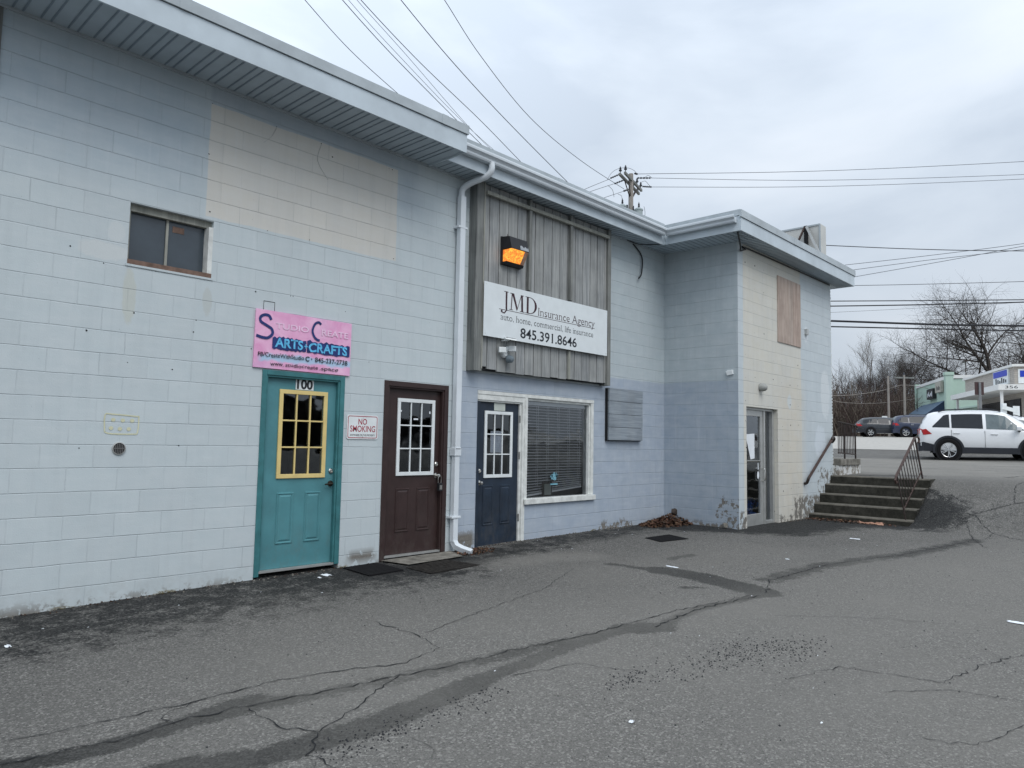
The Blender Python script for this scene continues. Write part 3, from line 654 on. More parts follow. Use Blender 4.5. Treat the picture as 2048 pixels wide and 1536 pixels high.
# doors
def panel_frame(mb, a, b, z0, z1, y, w_=.035):
    """raised panel: sunken groove and bevelled field"""
    o_ = [(a, z0), (b, z0), (b, z1), (a, z1)]
    def ring(i0, y0, i1, y1):
        A = [(a+i0, z0+i0), (b-i0, z0+i0), (b-i0, z1-i0), (a+i0, z1-i0)]; C = [(a+i1, z0+i1), (b-i1, z0+i1), (b-i1, z1-i1), (a+i1, z1-i1)]
        mb.add([(p[0], y0, p[1]) for p in A]+[(p[0], y1, p[1]) for p in C], [(i, (i+1) % 4, (i+1) % 4+4, i+4) for i in range(4)])
    ring(0, y-.0008, .006, y-.010); ring(.006, y-.010, .016, y-.010); ring(.016, y-.010, .024, y-.002); ring(.024, y-.002, .045, y-.011)
    mb.add([(a+.045, y-.011, z0+.045), (b-.045, y-.011, z0+.045), (b-.045, y-.011, z1-.045), (a+.045, y-.011, z1-.045)], [(0, 1, 2, 3)])
def lite(parent, a, b, z0, z1, y, mat, bw=.045, mw=.016):
    mb = MB()
    mb.box(a, b, y-.018, y-.001, z1-bw, z1); mb.box(a, b, y-.018, y-.001, z0, z0+bw); mb.box(a, a+bw, y-.018, y-.001, z0+bw, z1-bw); mb.box(b-bw, b, y-.018, y-.001, z0+bw, z1-bw)
    gw = (b-a-2*bw); gh = (z1-z0-2*bw)
    for i in (1, 2):
        xx = a+bw+gw*i/3; mb.box(xx-mw/2, xx+mw/2, y-.012, y+.004, z0+bw, z1-bw)
        zz = z0+bw+gh*i/3; mb.box(a+bw, b-bw, y-.0105, y+.004, zz-mw/2, zz+mw/2)
    mb.build('glazing_bars', mat, parent, bevel=.003)
    mb = MB(); mb.add([(a+bw-.002, y+.006, z0+bw-.002), (b-bw+.002, y+.006, z0+bw-.002), (b-bw+.002, y+.006, z1-bw+.002), (a+bw-.002, y+.006, z1-bw+.002)], [(0, 1, 2, 3)])
    mb.build('pane', M_glass, parent)
def knob(mb, x, y, z, r=.026):
    mb.lathe((x, y, z), (0, -1, 0), [(.0, 0), (.034, 0), (.034, .006), (.014, .010), (.012, .03), (r*.8, .036), (r, .048), (r*.85, .062), (0, .066)], 16)
def deadbolt(mb, x, y, z): mb.lathe((x, y, z), (0, -1, 0), [(0, 0), (.030, 0), (.030, .010), (.022, .020), (.010, .021), (.009, .016), (0, .016)], 16)
def door(label, a, b, z0, z1, y, mat, glass_r, bar_mat, panels, holes_ok=True):
    d = thing('door', ((a+b)/2, y, z0), None, None); d.parent = B; d.matrix_parent_inverse = wmat(B).inverted(); d['label'] = label
    ga, gb, gz0, gz1 = glass_r; mb = MB()
    q = .03
    holed(mb, 'x', y, .04, a, b, z0, z1, [(ga+q, gb-q, gz0+q, gz1-q)])
    for p in panels: panel_frame(mb, *p, y)
    mb.build('slab', mat, d); lite(d, *glass_r, y, bar_mat)
    return d
# teal door
D1 = door('teal half glazed door with yellow glazing bars', -7.83, -6.935, -1.28, .745, .05, M_teal, (-7.655, -7.065, -.34, .61), M_yel,
          [(-7.635, -7.435, -1.03, -.49), (-7.30, -7.10, -1.03, -.49)])
mb = MB(); mb.box(-7.885, -7.832, -.012, .12, -1.335, .8); mb.box(-6.933, -6.875, -.012, .12, -1.30, .8); mb.box(-7.832, -6.933, -.012, .12, .748, .8)
mb.box(-7.832, -7.815, .0, .046, -1.28, .748); mb.box(-6.955, -6.933, .0, .046, -1.28, .748); mb.box(-7.815, -6.955, .0, .046, .728, .748); mb.build('door_frame', M_teal2, D1, bevel=.004)
mb = MB(); mb.box(-7.83, -6.935, .0, .048, -1.305, -1.282); mb.build('threshold', M_alum, D1)
mb = MB(); deadbolt(mb, -6.985, .05, -.27); mb.build('deadbolt', M_steel, D1, smooth=True)
mb = MB(); mb.lathe((-6.985, .05, -.41), (0, -1, 0), [(0, 0), (.033, 0), (.033, .008), (.014, .012), (.012, .045), (0, .048)], 16); mb.tube([(-6.985, .008, -.41), (-7.02, .004, -.412), (-7.075, .006, -.416)], [.011, .011, .009], 8); mb.build('handle', M_bronze, D1, smooth=True)
mb = MB(); mb.box(-7.465, -7.245, .044, .0495, .618, .742); mb.cur = 1; text(mb, '100', -7.452, -7.258, .630, .730, .043, .035)
mb.build('number_plate', [M_white, M_black], D1)
# brown door
D2 = door('dark brown half glazed door with white glazing bars', -6.245, -5.355, -1.29, .74, .06, M_brown, (-6.065, -5.465, -.345, .605), M_white,
          [(-6.055, -5.84, -1.03, -.50), (-5.725, -5.505, -1.03, -.50)])
mb = MB(); mb.box(-6.315, -6.247, -.010, .12, -1.34, .805); mb.box(-5.353, -5.285, -.010, .12, -1.32, .805); mb.box(-6.247, -5.353, -.010, .12, .742, .805)
mb.box(-6.247, -6.225, .005, .056, -1.29, .742); mb.box(-5.375, -5.353, .005, .056, -1.29, .742); mb.box(-6.225, -5.375, .005, .056, .722, .742); mb.build('door_frame', M_brown, D2, bevel=.004)
mb = MB(); mb.box(-6.245, -5.355, .01, .058, -1.315, -1.292); mb.build('threshold', M_alum, D2)
mb = MB(); deadbolt(mb, -5.415, .06, -.21); mb.build('deadbolt', M_steel, D2, smooth=True)
mb = MB(); knob(mb, -5.415, .06, -.355); mb.build('handle', M_steel, D2, smooth=True)
mb = MB(); mb.box(-6.02, -5.99, .061, .0625, .44, .46); mb.build('sticker', M_paper, D2); mb = MB(); mb.box(-5.80, -5.73, .061, .0625, .345, .365); mb.build('sticker', M_paper, D2); mb = MB(); mb.box(-5.55, -5.53, .061, .0625, .43, .46); mb.build('sticker', M_paper, D2)
lk = thing('lockbox', (-5.405, -.03, -.47), 'small grey and black key lock box hanging from the brown door knob', 'lock box')
mb = MB(); mb.box(-5.445, -5.385, -.045, -.005, -.545, -.445); mb.cur = 1; mb.box(-5.438, -5.392, -.049, -.0452, -.53, -.47); mb.build('body', [M_black, M_steel], lk, bevel=.003)
mb = MB(); mb.tube(spline([(-5.44, -.02, -.445), (-5.44, -.022, -.385), (-5.415, -.022, -.345), (-5.392, -.022, -.385), (-5.392, -.02, -.445)], 5), .005, 6); mb.build('shackle', M_steel, lk)
# navy door with joined shop window
D3 = door('dark navy half glazed door with white glazing bars', -4.70, -3.885, -1.335, .635, .045, M_navyd, (-4.575, -4.015, -.405, .515), M_white,
          [(-4.58, -4.375, -1.05, -.51), (-4.24, -4.035, -1.05, -.51)])
mb = MB(); mb.box(-4.755, -4.702, -.002, .12, -1.36, .64); mb.build('hinge_stile', M_navyd, D3)
mb = MB()
mb.box(-4.755, -3.80, -.004, .12, .66, .735); mb.box(-4.755, -3.80, .012, .12, .638, .66); mb.box(-4.755, -3.75, -.012, .12, .735, .785)
mb.box(-3.883, -3.845, .02, .14, -1.35, .638); mb.box(-3.845, -3.775, -.004, .14, -1.35, .66); mb.box(-3.80, -3.745, -.014, .15, -.80, .735)
mb.cur = 1
for z in (-.98, -.10, .42): mb.box(-3.889, -3.868, .012, .03, z-.055, z+.055)
mb.build('door_frame', [M_whitew, M_slot], D3, bevel=.003)
mb = MB(); mb.box(-4.70, -3.885, -.02, .043, -1.36, -1.337); mb.build('threshold', M_alum, D3)
mb = MB(); deadbolt(mb, -4.655, .045, -.31); mb.build('deadbolt', M_steel, D3, smooth=True)
mb = MB(); knob(mb, -4.655, .045, -.47); mb.build('handle', M_steel, D3, smooth=True)
mb = MB(); mb.box(-4.39, -4.17, .038, .0445, .525, .632); mb.build('mail_plate', simple('pale_plate', (.48, .52, .48), .6), D3)
mb = MB(); mb.box(-4.44, -4.22, .052, .054, -.06, .24); mb.box(-4.55, -4.50, .052, .054, -.14, -.06); mb.box(-4.56, -4.47, .052, .054, -.39, -.36)
mb.cur = 1
for i in range(9): mb.box(-4.42, -4.42+random.uniform(.08, .17), .0508, .0518, .20-i*.028, .205-i*.028)
mb.build('taped_notice', [M_paper, simple('grey_print', (.3, .36, .45), .8)], D3)
SW = thing('window', (-2.96, .05, -.8), None, None); SW.parent = B; SW.matrix_parent_inverse = wmat(B).inverted(); SW['label'] = 'wide shop window with drawn blinds'
mb = MB(); mb.box(-3.75, -2.142, -.012, .14, .735, .785); mb.box(-2.21, -2.142, -.006, .14, -.72, .735); mb.box(-3.745, -3.715, .01, .14, -.72, .735); mb.box(-3.715, -2.21, .02, .14, .70, .735); mb.box(-2.235, -2.21, .02, .14, -.72, .70)
mb.build('frame', M_whitew, SW, bevel=.003)
mb = MB(); mb.box(-3.80, -2.12, -.045, .14, -.80, -.722); mb.build('sill', M_whitew, SW, bevel=.006)
mb = MB(); mb.add([(-3.715, .07, -.722), (-2.235, .07, -.722), (-2.235, .07, .70), (-3.715, .07, .70)], [(0, 1, 2, 3)]); mb.build('pane', M_glass, SW)
bl = thing('window_blind', (-2.97, .14, .7), 'white horizontal slat blind sagging at its lower edge inside the shop window', 'window blind')
M_slat = simple('blind_slat', (.86, .90, .90), .5, var=.05, bump=0)
mb = MB()
for i in range(31):
    z = .63-i*.0430; sag = max(0, (i-20)/10)**2*.13
    za = z; zb = z+sag*.75-.0; y0 = .115; y1 = .155
    mb.add([(-3.70, y0, za-.003), (-2.30, y0, zb-.003), (-2.30, y1, zb+.004), (-3.70, y1, za+.004), (-3.70, y0, za-.008), (-2.30, y0, zb-.008), (-2.30, y1, zb+.001), (-3.70, y1, za+.001)],
           [(0, 1, 2, 3), (4, 7, 6, 5), (0, 4, 5, 1), (2, 6, 7, 3)])
mb.build('slat', M_slat, bl)
mb = MB(); mb.box(-3.71, -2.24, .10, .17, .645, .70); mb.build('headrail', M_slat, bl)
mb = MB(); mb.obox((-3.0, .135, -.645), (.70, 0, .052), (0, .025, 0), (0, 0, .012)); mb.build('bottom_rail', M_slat, bl)
mb = MB()
for x in (-3.64, -3.37, -3.13, -2.88, -2.62, -2.36): mb.tube([(x, .11, .66), (x, .11, -.58+(x+3.7)*.10)], .0025, 4); mb.tube([(x+.02, .16, .66), (x+.02, .16, -.58+(x+3.7)*.10)], .0025, 4)
mb.build('cord', M_slat, bl)
pf = thing('picture_frame', (-3.16, .10, -.72), 'small dark picture frame with pale card standing on the shop window sill', 'picture frame')
mb = MB(); mb.box(-3.27, -3.06, .085, .105, -.715, -.50); mb.build('frame', M_bronze, pf); mb = MB(); mb.box(-3.24, -3.085, .081, .0845, -.69, -.53); mb.build('card', simple('greenish_card', (.33, .37, .33), .7), pf)
stk = MB(); nn = [(-3.03+.085*math.cos(a)*random.uniform(.3, 1), -.42+.055*math.sin(a)*random.uniform(.3, 1)) for a in [i*.62 for i in range(34)]]
for (x, z) in nn: stk.add([(x+.014*math.cos(q), .066, z+.016*math.sin(q)) for q in (0, 1.2, 2.5, 3.7, 5)], [(0, 1, 2, 3, 4)])
text(stk, '&', -3.08, -2.98, -.465, -.375, .0655, .02)
stk.box(-3.12, -2.95, .0655, .0665, -.545, -.525)
tag(stk.build('window_sticker', simple('pale_blue_vinyl', (.20, .44, .54), .6)), 'round pale blue sticker low on the shop window glass', 'sticker')
# aluminium glazed door at the far end
D4 = thing('door', (.9, YC+.1, -1.3), None, None); D4.parent = B; D4.matrix_parent_inverse = wmat(B).inverted(); D4['label'] = 'full height glass door in an aluminium frame'
yd = YC+.09; mb = MB()
mb.box(.30, 1.60, yd-.02, yd+.10, .735, .78); mb.box(.30, .33, yd-.02, yd+.10, -1.33, .735); mb.box(1.515, 1.60, yd-.02, yd+.10, -1.33, .735); mb.box(1.16, 1.22, yd-.015, yd+.08, -1.31, .735); mb.box(1.22, 1.515, yd-.01, yd+.08, -1.31, -1.24); mb.build('door_frame', M_alum, D4, bevel=.004)
mb = MB(); mb.box(.33, 1.16, yd+.005, yd+.05, .63, .735); mb.box(.33, 1.16, yd+.005, yd+.05, -1.31, -1.10); mb.box(.33, .43, yd+.005, yd+.05, -1.10, .63); mb.box(1.06, 1.16, yd+.005, yd+.05, -1.10, .63); mb.build('leaf', M_alum, D4, bevel=.004)
mb = MB(); mb.add([(.43, yd+.03, -1.10), (1.06, yd+.03, -1.10), (1.06, yd+.03, .63), (.43, yd+.03, .63)], [(0, 1, 2, 3)]); mb.add([(1.22, yd+.04, -1.24), (1.515, yd+.04, -1.24), (1.515, yd+.04, .735), (1.22, yd+.04, .735)], [(0, 1, 2, 3)]); mb.build('pane', M_glass, D4)
mb = MB(); mb.tube(spline([(1.10, yd+.0, -.30), (1.10, yd-.055, -.32), (1.10, yd-.055, -.50), (1.10, yd+.0, -.52)], 4), .011, 8); mb.tube([(.45, yd+.012, -.17), (1.05, yd+.012, -.17)], .014, 6); mb.build('handle', M_steel, D4)
mb = MB(); mb.add([(.50, yd+.026, .30), (.86, yd+.026, .32), (.86, yd+.026, -.12), (.70, yd+.026, -.14)], [(0, 1, 2, 3)]); mb.box(.44, .49, yd+.024, yd+.027, -.22, -.16)
mb.add([(1.0+.045*math.cos(a), yd+.026, -.42+.07*math.sin(a)) for a in [i*.5236 for i in range(12)]], [tuple(range(12))]); mb.box(.985, 1.015, yd+.024, yd+.027, -.32, -.20)
mb.build('taped_notice', M_paper, D4)
bb = thing('plastic_bag_heap', (.8, YC+.5, -1.3), 'heap of blue plastic bags on the floor behind the glass door', 'bags')
mb = MB()
for i in range(26):
    cx, cy, cz, rr = random.uniform(.45, 1.3), YC+random.uniform(.26, .5), -1.28+random.uniform(0, .38), random.uniform(.09, .16)
    pts = [Vector((random.gauss(0, 1), random.gauss(0, 1), random.gauss(0, 1))).normalized()*rr*random.uniform(.7, 1.1) for _ in range(14)]
    bm = bmesh.new(); [bm.verts.new(p+Vector((cx, cy, cz))) for p in pts]; bmesh.ops.convex_hull(bm, input=bm.verts)
    bm.verts.ensure_lookup_table(); bm.faces.ensure_lookup_table(); ix = {v_: n for n, v_ in enumerate(bm.verts)}
    mb.add([tuple(v_.co) for v_ in bm.verts], [tuple(ix[v_] for v_ in f_.verts) for f_ in bm.faces]); bm.free()
mb.build('bag', simple('blue_plastic', (.05, .22, .62), .35, var=.3), bb)

# weathered timber panel on the wall
PN = thing('timber_panel', (-3.45, -.07, 1.05), 'tall panel of weathered grey vertical planks fixed to the wall under the eaves', 'timber panel')
mb = MB()
x = -4.905; i = 0
while x < -2.0:
    x1 = min(x+.177, -1.997); z0 = 1.055+random.uniform(-.012, .018)
    if i == 0: z0 = 1.10
    mb.box(x, x1, -.122-random.uniform(0, .004), -.10, z0, 3.60); x += .1905; i += 1
mb.build('plank', M_plank, PN)
mb = MB(); mb.box(-4.95, -1.95, -.099, -.03, 1.05, 3.60); mb.build('backing', M_slot, PN)
mb = MB(); mb.box(-4.985, -4.835, -.15, -.002, 1.03, 3.61); mb.cur = 1; mb.box(-4.86, -4.833, -.158, -.151, 1.06, 3.61)
mb.build('post', [M_batten, M_batten_pale], PN, bevel=.004)
mb = MB(); mb.box(-1.995, -1.915, -.165, -.002, 1.03, 3.61); mb.build('post', M_batten, PN, bevel=.006)
for x in (-3.92, -2.965):
    mb = MB(); mb.box(x-.028, x+.028, -.175, -.125, 2.27 if x > -3 else 2.27, 3.60); mb.build('batten', M_batten, PN, bevel=.003)
mb = MB(); mb.box(-2.99, -2.94, -.150, -.125, 1.06, 1.50); mb.build('batten', M_batten_pale, PN, bevel=.003)
mb = MB(); mb.box(-4.832, -1.998, -.195, -.150, 3.445, 3.495); mb.build('rail', M_batten_pale, PN, bevel=.003)

# insurance sign
SG = thing('insurance_sign', (-3.45, -.17, 1.5), 'white rectangular insurance agency sign with dark serif lettering across the timber panel', 'sign')
mb = MB(); mb.box(-4.855, -2.045, -.186, -.180, 1.505, 2.245); mb.build('board', simple('white_sign_board', (.70, .75, .77), .4, var=.04, bump=.02), SG)
M_maroon = simple('maroon_lettering', (.045, .016, .024), .5, bump=0); M_ink = simple('black_lettering', (.018, .022, .028), .5, bump=0)
yl = -.1875
mb = MB()
def serif(mb, x0, x1, z0, z1, kind, y=yl):
    """classical letters with thick and thin strokes"""
    W_ = x1-x0; H_ = z1-z0
    def q(pts): mb.add([(x0+a*W_, y, z0+b*H_) for a, b in pts], [tuple(range(len(pts)))])
    if kind == 'J':
        q([(.42, 1), (1, 1), (1, .965), (.42, .965)]); q([(.62, .97), (.84, .97), (.84, -.05), (.62, 0)])
        P = [(.73, .02), (.66, -.14), (.48, -.25), (.22, -.25), (.12, -.17)]
        for i in range(4):
            (a, b), (c, d) = P[i], P[i+1]; tk = (.11, .09, .07, .06)[i]; q([(a-.02, b+tk*.6), (a+.11*(i == 0)+.03, b-tk*.4), (c, d-tk*.5), (c, d+tk*.6)])
        q([(.02, -.12), (.18, -.08), (.26, -.17), (.12, -.26), (.0, -.2)])
    if kind == 'M':
        q([(.0, 0), (.24, 0), (.24, .035), (.0, .035)]); q([(.09, .03), (.145, .03), (.20, .97), (.14, .97)]); q([(.04, 1), (.27, 1), (.27, .96), (.04, .96)])
        q([(.15, 1), (.29, 1), (.545, .16), (.48, .0)]); q([(.48, 0), (.54, .13), (.80, 1), (.755, 1)]); q([(.73, 1), (.95, 1), (.95, .965), (.73, .965)])
        q([(.76, .98), (.875, .98), (.905, .02), (.775, .02)]); q([(.69, 0), (1, 0), (1, .035), (.69, .035)])
    if kind == 'D':
        q([(0, 0), (.34, 0), (.34, .035), (0, .035)]); q([(0, 1), (.34, 1), (.34, .965), (0, .965)]); q([(.12, .02), (.28, .02), (.28, .98), (.12, .98)])
        N = 14
        for i in range(N):
            a0 = -math.pi/2+math.pi*i/N; a1 = -math.pi/2+math.pi*(i+1)/N
            o_ = lambda a: (.34+.66*math.cos(a), .5+.5*math.sin(a)); n_i = lambda a: (.34+(.66-.04-.15*math.cos(a))*math.cos(a), .5+(.5-.038)*math.sin(a))
            q([o_(a0), o_(a1), n_i(a1), n_i(a0)])
        q([(.26, 0), (.35, 0), (.35, .038), (.26, .038)]); q([(.26, 1), (.35, 1), (.35, .962), (.26, .962)])
serif(mb, -4.53, -4.38, 1.925, 2.17, 'J'); serif(mb, -4.36, -4.045, 1.925, 2.165, 'M'); serif(mb, -4.03, -3.78, 1.925, 2.165, 'D')
def seriftext(mb, txt, x0, x1, z0, z1, y):
    """upright stems get small feet and caps, as on a roman face"""
    vs, fs = glyph(txt, -.012); xs = [v[0] for v in vs]; a, b = min(xs), max(xs); sx = (x1-x0)/(b-a); sz = (z1-z0)/.70
    text(mb, txt, x0, x1, z0, z1, y, -.012)
    cnt = {}
    for f in fs:
        for i in range(len(f)): e_ = tuple(sorted((f[i], f[(i+1) % len(f)]))); cnt[e_] = cnt.get(e_, 0)+1
    for (i, j), n in cnt.items():
        p, q = vs[i], vs[j]
        if n == 1 and abs(p[1]-q[1]) < .004 and .03 < abs(p[0]-q[0]) < .13:
            c = (p[0]+q[0])/2; w_ = abs(p[0]-q[0])/2+.05; h0 = p[1]; h1 = h0+(.035 if h0 < .3 else -.035)
            mb.add([(x0+(c-w_-a)*sx, y+.0003, z0+h0*sz), (x0+(c+w_-a)*sx, y+.0003, z0+h0*sz), (x0+(c+w_-a)*sx, y+.0003, z0+h1*sz), (x0+(c-w_-a)*sx, y+.0003, z0+h1*sz)], [(0, 1, 2, 3)])
seriftext(mb, 'Insurance Agency', -3.745, -2.39, 1.925, 2.045, yl)
mb.add([(-4.565, yl, 1.904), (-2.385, yl, 1.904), (-2.385, yl, 1.911), (-4.565, yl, 1.911)], [(0, 1, 2, 3)])
mb.build('lettering', M_maroon, SG)
mb = MB(); seriftext(mb, 'auto, home, commercial, life insurance', -4.53, -2.425, 1.762, 1.855, yl); seriftext(mb, '845.391.8646', -4.125, -2.845, 1.56, 1.70, yl); text(mb, '845.391.8646', -4.122, -2.842, 1.56, 1.70, yl-.0004, .012)
mb.build('lettering', M_ink, SG)
mb = MB()
for (x, z) in ((-4.82, 2.21), (-2.08, 2.21), (-4.82, 1.54), (-2.08, 1.54), (-3.45, 2.22), (-3.45, 1.53)): mb = MB(); mb.lathe((x, -.186, z), (0, -1, 0), [(.006, 0), (.005, .002), (0, .003)], 8); mb.build('screw', M_steel, SG)

# wall pack lamp
LP = thing('wall_lamp', (-4.28, -.2, 2.55), 'black box wall lamp glowing orange on the timber panel above the sign', 'lamp')
mb = MB(); yb = -.125
mb.box(-4.50, -4.10, yb-.03, yb, 2.545, 2.94)
body = [(-4.50, yb-.03), (-4.49, yb-.165), (-4.115, yb-.165), (-4.10, yb-.03)]
mb.add([(-4.495, yb-.03, 2.76), (-4.48, yb-.20, 2.755), (-4.12, yb-.20, 2.755), (-4.105, yb-.03, 2.76), (-4.495, yb-.03, 2.935), (-4.48, yb-.155, 2.925), (-4.12, yb-.155, 2.925), (-4.105, yb-.03, 2.935)],
       [(0, 1, 5, 4), (1, 2, 6, 5), (2, 3, 7, 6), (4, 5, 6, 7), (0, 3, 2, 1)])
mb.add([(-4.49, yb-.03, 2.548), (-4.49, yb-.075, 2.55), (-4.11, yb-.075, 2.55), (-4.11, yb-.03, 2.548), (-4.49, yb-.03, 2.58), (-4.49, yb-.095, 2.58), (-4.11, yb-.095, 2.58), (-4.11, yb-.03, 2.58)],
       [(0, 1, 5, 4), (1, 2, 6, 5), (2, 3, 7, 6), (4, 5, 6, 7), (0, 3, 2, 1)])
mb.build('housing', M_black, LP)
mb = MB()
mb.add([(-4.475, yb-.031, 2.585), (-4.475, yb-.10, 2.585), (-4.20, yb-.10, 2.585), (-4.475, yb-.031, 2.75), (-4.475, yb-.195, 2.75), (-4.20, yb-.195, 2.75)], [(0, 1, 4, 3), (1, 2, 5, 4)]); mb.cur = 1
mb.add([(-4.20, yb-.10, 2.585), (-4.125, yb-.10, 2.585), (-4.125, yb-.031, 2.585), (-4.20, yb-.195, 2.75), (-4.125, yb-.195, 2.75), (-4.125, yb-.031, 2.75)], [(0, 1, 4, 3), (1, 2, 5, 4)])
mb.build('lens', [M_amber, M_clens], LP)
mb = MB(); v = [(-4.30, 2.762), (-4.125, 2.762), (-4.128, 2.83), (-4.15, 2.80), (-4.19, 2.825), (-4.22, 2.80), (-4.26, 2.828), (-4.295, 2.82)]
mb.add([(a, yb-.2015+(b-2.762)*.27, b) for a, b in v], [tuple(range(8))]); mb.build('peeled_label', simple('old_foil', (.34, .37, .40), .6), LP)
mb = MB(); mb.tube([(-4.40, yb-.06, 2.935), (-4.415, yb-.05, 2.985), (-4.40, yb-.05, 2.955), (-4.36, yb-.08, 2.94)], [.012, .003, .008, .012], 5); mb.tube([(-4.42, yb-.04, 2.95), (-4.33, yb-.06, 2.945)], .010, 5); mb.build('bracket', M_iron, LP)
# motion flood light
FL = thing('security_light', (-4.40, -.18, 1.1), 'white twin headed security light with round sensor under the sign', 'lamp')
mb = MB(); mb.lathe((-4.40, -.125, 1.30), (0, -1, 0), [(0, 0), (.055, 0), (.055, .03), (.03, .05), (0, .05)], 16); mb.tube([(-4.40, -.16, 1.31), (-4.38, -.19, 1.40)], .022, 8); mb.build('bracket', M_white, FL, smooth=True)
for (cx, cy, cz, ax) in ((-4.50, -.20, 1.345, (.85, -.5, 0)), (-4.33, -.23, 1.375, (.6, -.8, 0))):
    mb = MB(); a = Vector(ax).normalized(); b = Vector((-a.y, a.x, 0)); mb.obox((cx, cy, cz), a*.052, b*.028, (0, 0, .038)); mb.build('head', M_white, FL, bevel=.008)
mb = MB(); mb.obox((-4.40, -.26, 1.50), Vector((.06, -.05, -.012)), Vector((.055, .06, .012)), (0, .004, .010)); mb.cur = 1; mb.obox((-4.40, -.264, 1.5145), Vector((.047, -.039, -.009)), Vector((.043, .047, .009)), (0, .001, .002)); mb.build('solar_panel', [M_white, M_black], FL)
mb = MB(); mb.tube([(-4.44, -.13, 1.49), (-4.41, -.24, 1.495)], .018, 8); mb.build('arm', M_white, FL)
mb = MB(); mb.lathe((-4.36, -.17, 1.235), (.25, -1, -.1), [(0, 0), (.052, .0), (.056, .03), (.045, .075), (.02, .092), (0, .094)], 16); mb.build('sensor', simple('grey_plastic', (.16, .20, .23), .5), FL, smooth=True)

# painted boards
tb = MB(); z = .15
for i in range(4):
    tb.box(-1.815, -.825, -.075-(.004 if i % 2 else 0), -.045, z+.003, z+.2135); z += .2155
BD = thing('blank_board', (-1.32, -.05, .15), 'blank grey lavender plank board beside the shop window', 'board')
tb.build('planks', M_boardgrey, BD, bevel=.003); mb = MB(); mb.box(-1.83, -.835, -.0445, -.002, .14, 1.005); mb.build('backing', M_slot, BD)
mb = MB(); mb.box(1.62, 2.71, YC-.016, YC-.002, 2.055, 3.315); tag(mb.build('plywood_sheet', M_ply), 'raw pinkish plywood sheet covering an opening high on the beige end wall', 'plywood sheet')
mb = MB(); mb.lathe((.85, YC, 1.15), (.1, -1, -.15), [(0, 0), (.07, 0), (.075, .05), (.06, .10), (.035, .125), (0, .13)], 18)
tag(mb.build('wall_vent', simple('grey_vent', (.30, .31, .30), .6, bump=.3), smooth=True), 'round grey hooded vent above the glass door', 'vent')
M_clad0 = simple('dark_slat', (.12, .12, .12), .7)  # vent slats, darker than the ring around them
VT = thing('wall_vent', (-9.23, 0, -.03), 'small round slotted metal vent low in the pale blue wall', 'vent')
mb = MB(); mb.lathe((-9.23, -.002, -.03), (0, -1, 0), [(.058, 0), (.058, .010), (.050, .012), (.050, .004), (0, .004)], 24); mb.build('ring', M_alum, VT)
mb = MB()
for i in range(-3, 4): hh_ = math.sqrt(.0495**2-(i*.0145)**2); mb.box(-9.23+i*.0145-.0035, -9.23+i*.0145+.0035, -.012, -.007, -.03-hh_, -.03+hh_)
mb.box(-9.276, -9.184, -.0135, -.0125, -.035, -.025); mb.build('slat', M_clad0, VT); mb = MB(); mb.disc((-9.23, -.0061, -.03), (0, -1, 0), .0495, .0008, 24); mb.build('opening', M_slot, VT)
# small wall parts
mb = MB()
stroke(mb, spline([(-9.355, 0, .115), (-9.36, 0, .265), (-9.30, 0, .275), (-9.10, 0, .262), (-9.075, 0, .25), (-9.08, 0, .115), (-9.12, 0, .10), (-9.30, 0, .10), (-9.355, 0, .115)], 3) and [(p.x, p.z) for p in spline([(-9.355, 0, .115), (-9.36, 0, .265), (-9.30, 0, .275), (-9.10, 0, .262), (-9.075, 0, .25), (-9.08, 0, .115), (-9.12, 0, .10), (-9.30, 0, .10), (-9.355, 0, .115)], 3)], .011, -.0035)
for (x, z) in ((-9.29, .225), (-9.21, .222), (-9.13, .222), (-9.305, .15), (-9.23, .145), (-9.155, .145)):
    mb.add([(x+.019*math.cos(a), -.0035, z+.018*math.sin(a)) for a in [i*.785 for i in range(8)]], [tuple(range(8))])
mb.build('painted_doodle', simple('faded_yellow_paint', (.60, .60, .42), .7), B)
mb = MB()
def hole(x, z, y=-.002, r=.009):
    r *= .72
    mb.add([(x+r*random.uniform(.7, 1.3)*math.cos(a), y, z+r*random.uniform(.7, 1.3)*math.sin(a)) for a in [i*1.05 for i in range(6)]], [tuple(range(6))])
for (x, z) in ((-8.55, 3.425), (-7.85, 3.42), (-7.30, 3.41), (-6.30, 3.40), (-8.56, 2.90), (-8.52, 2.32), (-7.90, 2.27), (-7.40, 2.28), (-6.24, 2.30), (-6.35, 3.40), (-7.15, 3.30), (-9.72, 1.72), (-9.45, 1.62), (-9.17, 1.21), (-8.62, 1.10), (-8.6, 1.22), (-8.02, 1.0), (-9.55, 1.0), (-9.2, .75),
               (-8.8, .72), (-7.60, 1.62), (-7.57, 1.62), (-6.9, 1.55), (-6.55, 1.0), (-8.0, 1.6), (-9.0, 1.63), (-8.7, -.0), (-9.55, -.03)): hole(x, z, r=random.uniform(.006, .012))
for i in range(7):
    for j in range(12):
        if random.random() < .5 and not (i > 2 and 7 < j): hole(.28+i*.38+random.uniform(-.02, .02), -1.1+j*.40+random.uniform(-.03, .03), YC-.003, random.choice((.008, .012, .02)))
mb.build('nail_hole', M_hole, B)
mb = MB(); mb.tube(spline([(-7.85, -.004, 3.41), (-7.9, -.006, 3.30), (-7.99, -.006, 3.2)], 4), .0028, 4); mb.build('loose_cable', M_alum, B); mb = MB(); mb.tube(spline([(-7.30, -.004, 3.40), (-7.34, -.006, 3.2), (-7.20, -.006, 3.02)], 4), .0024, 4); mb.build('loose_cable', M_alum, B); mb = MB()
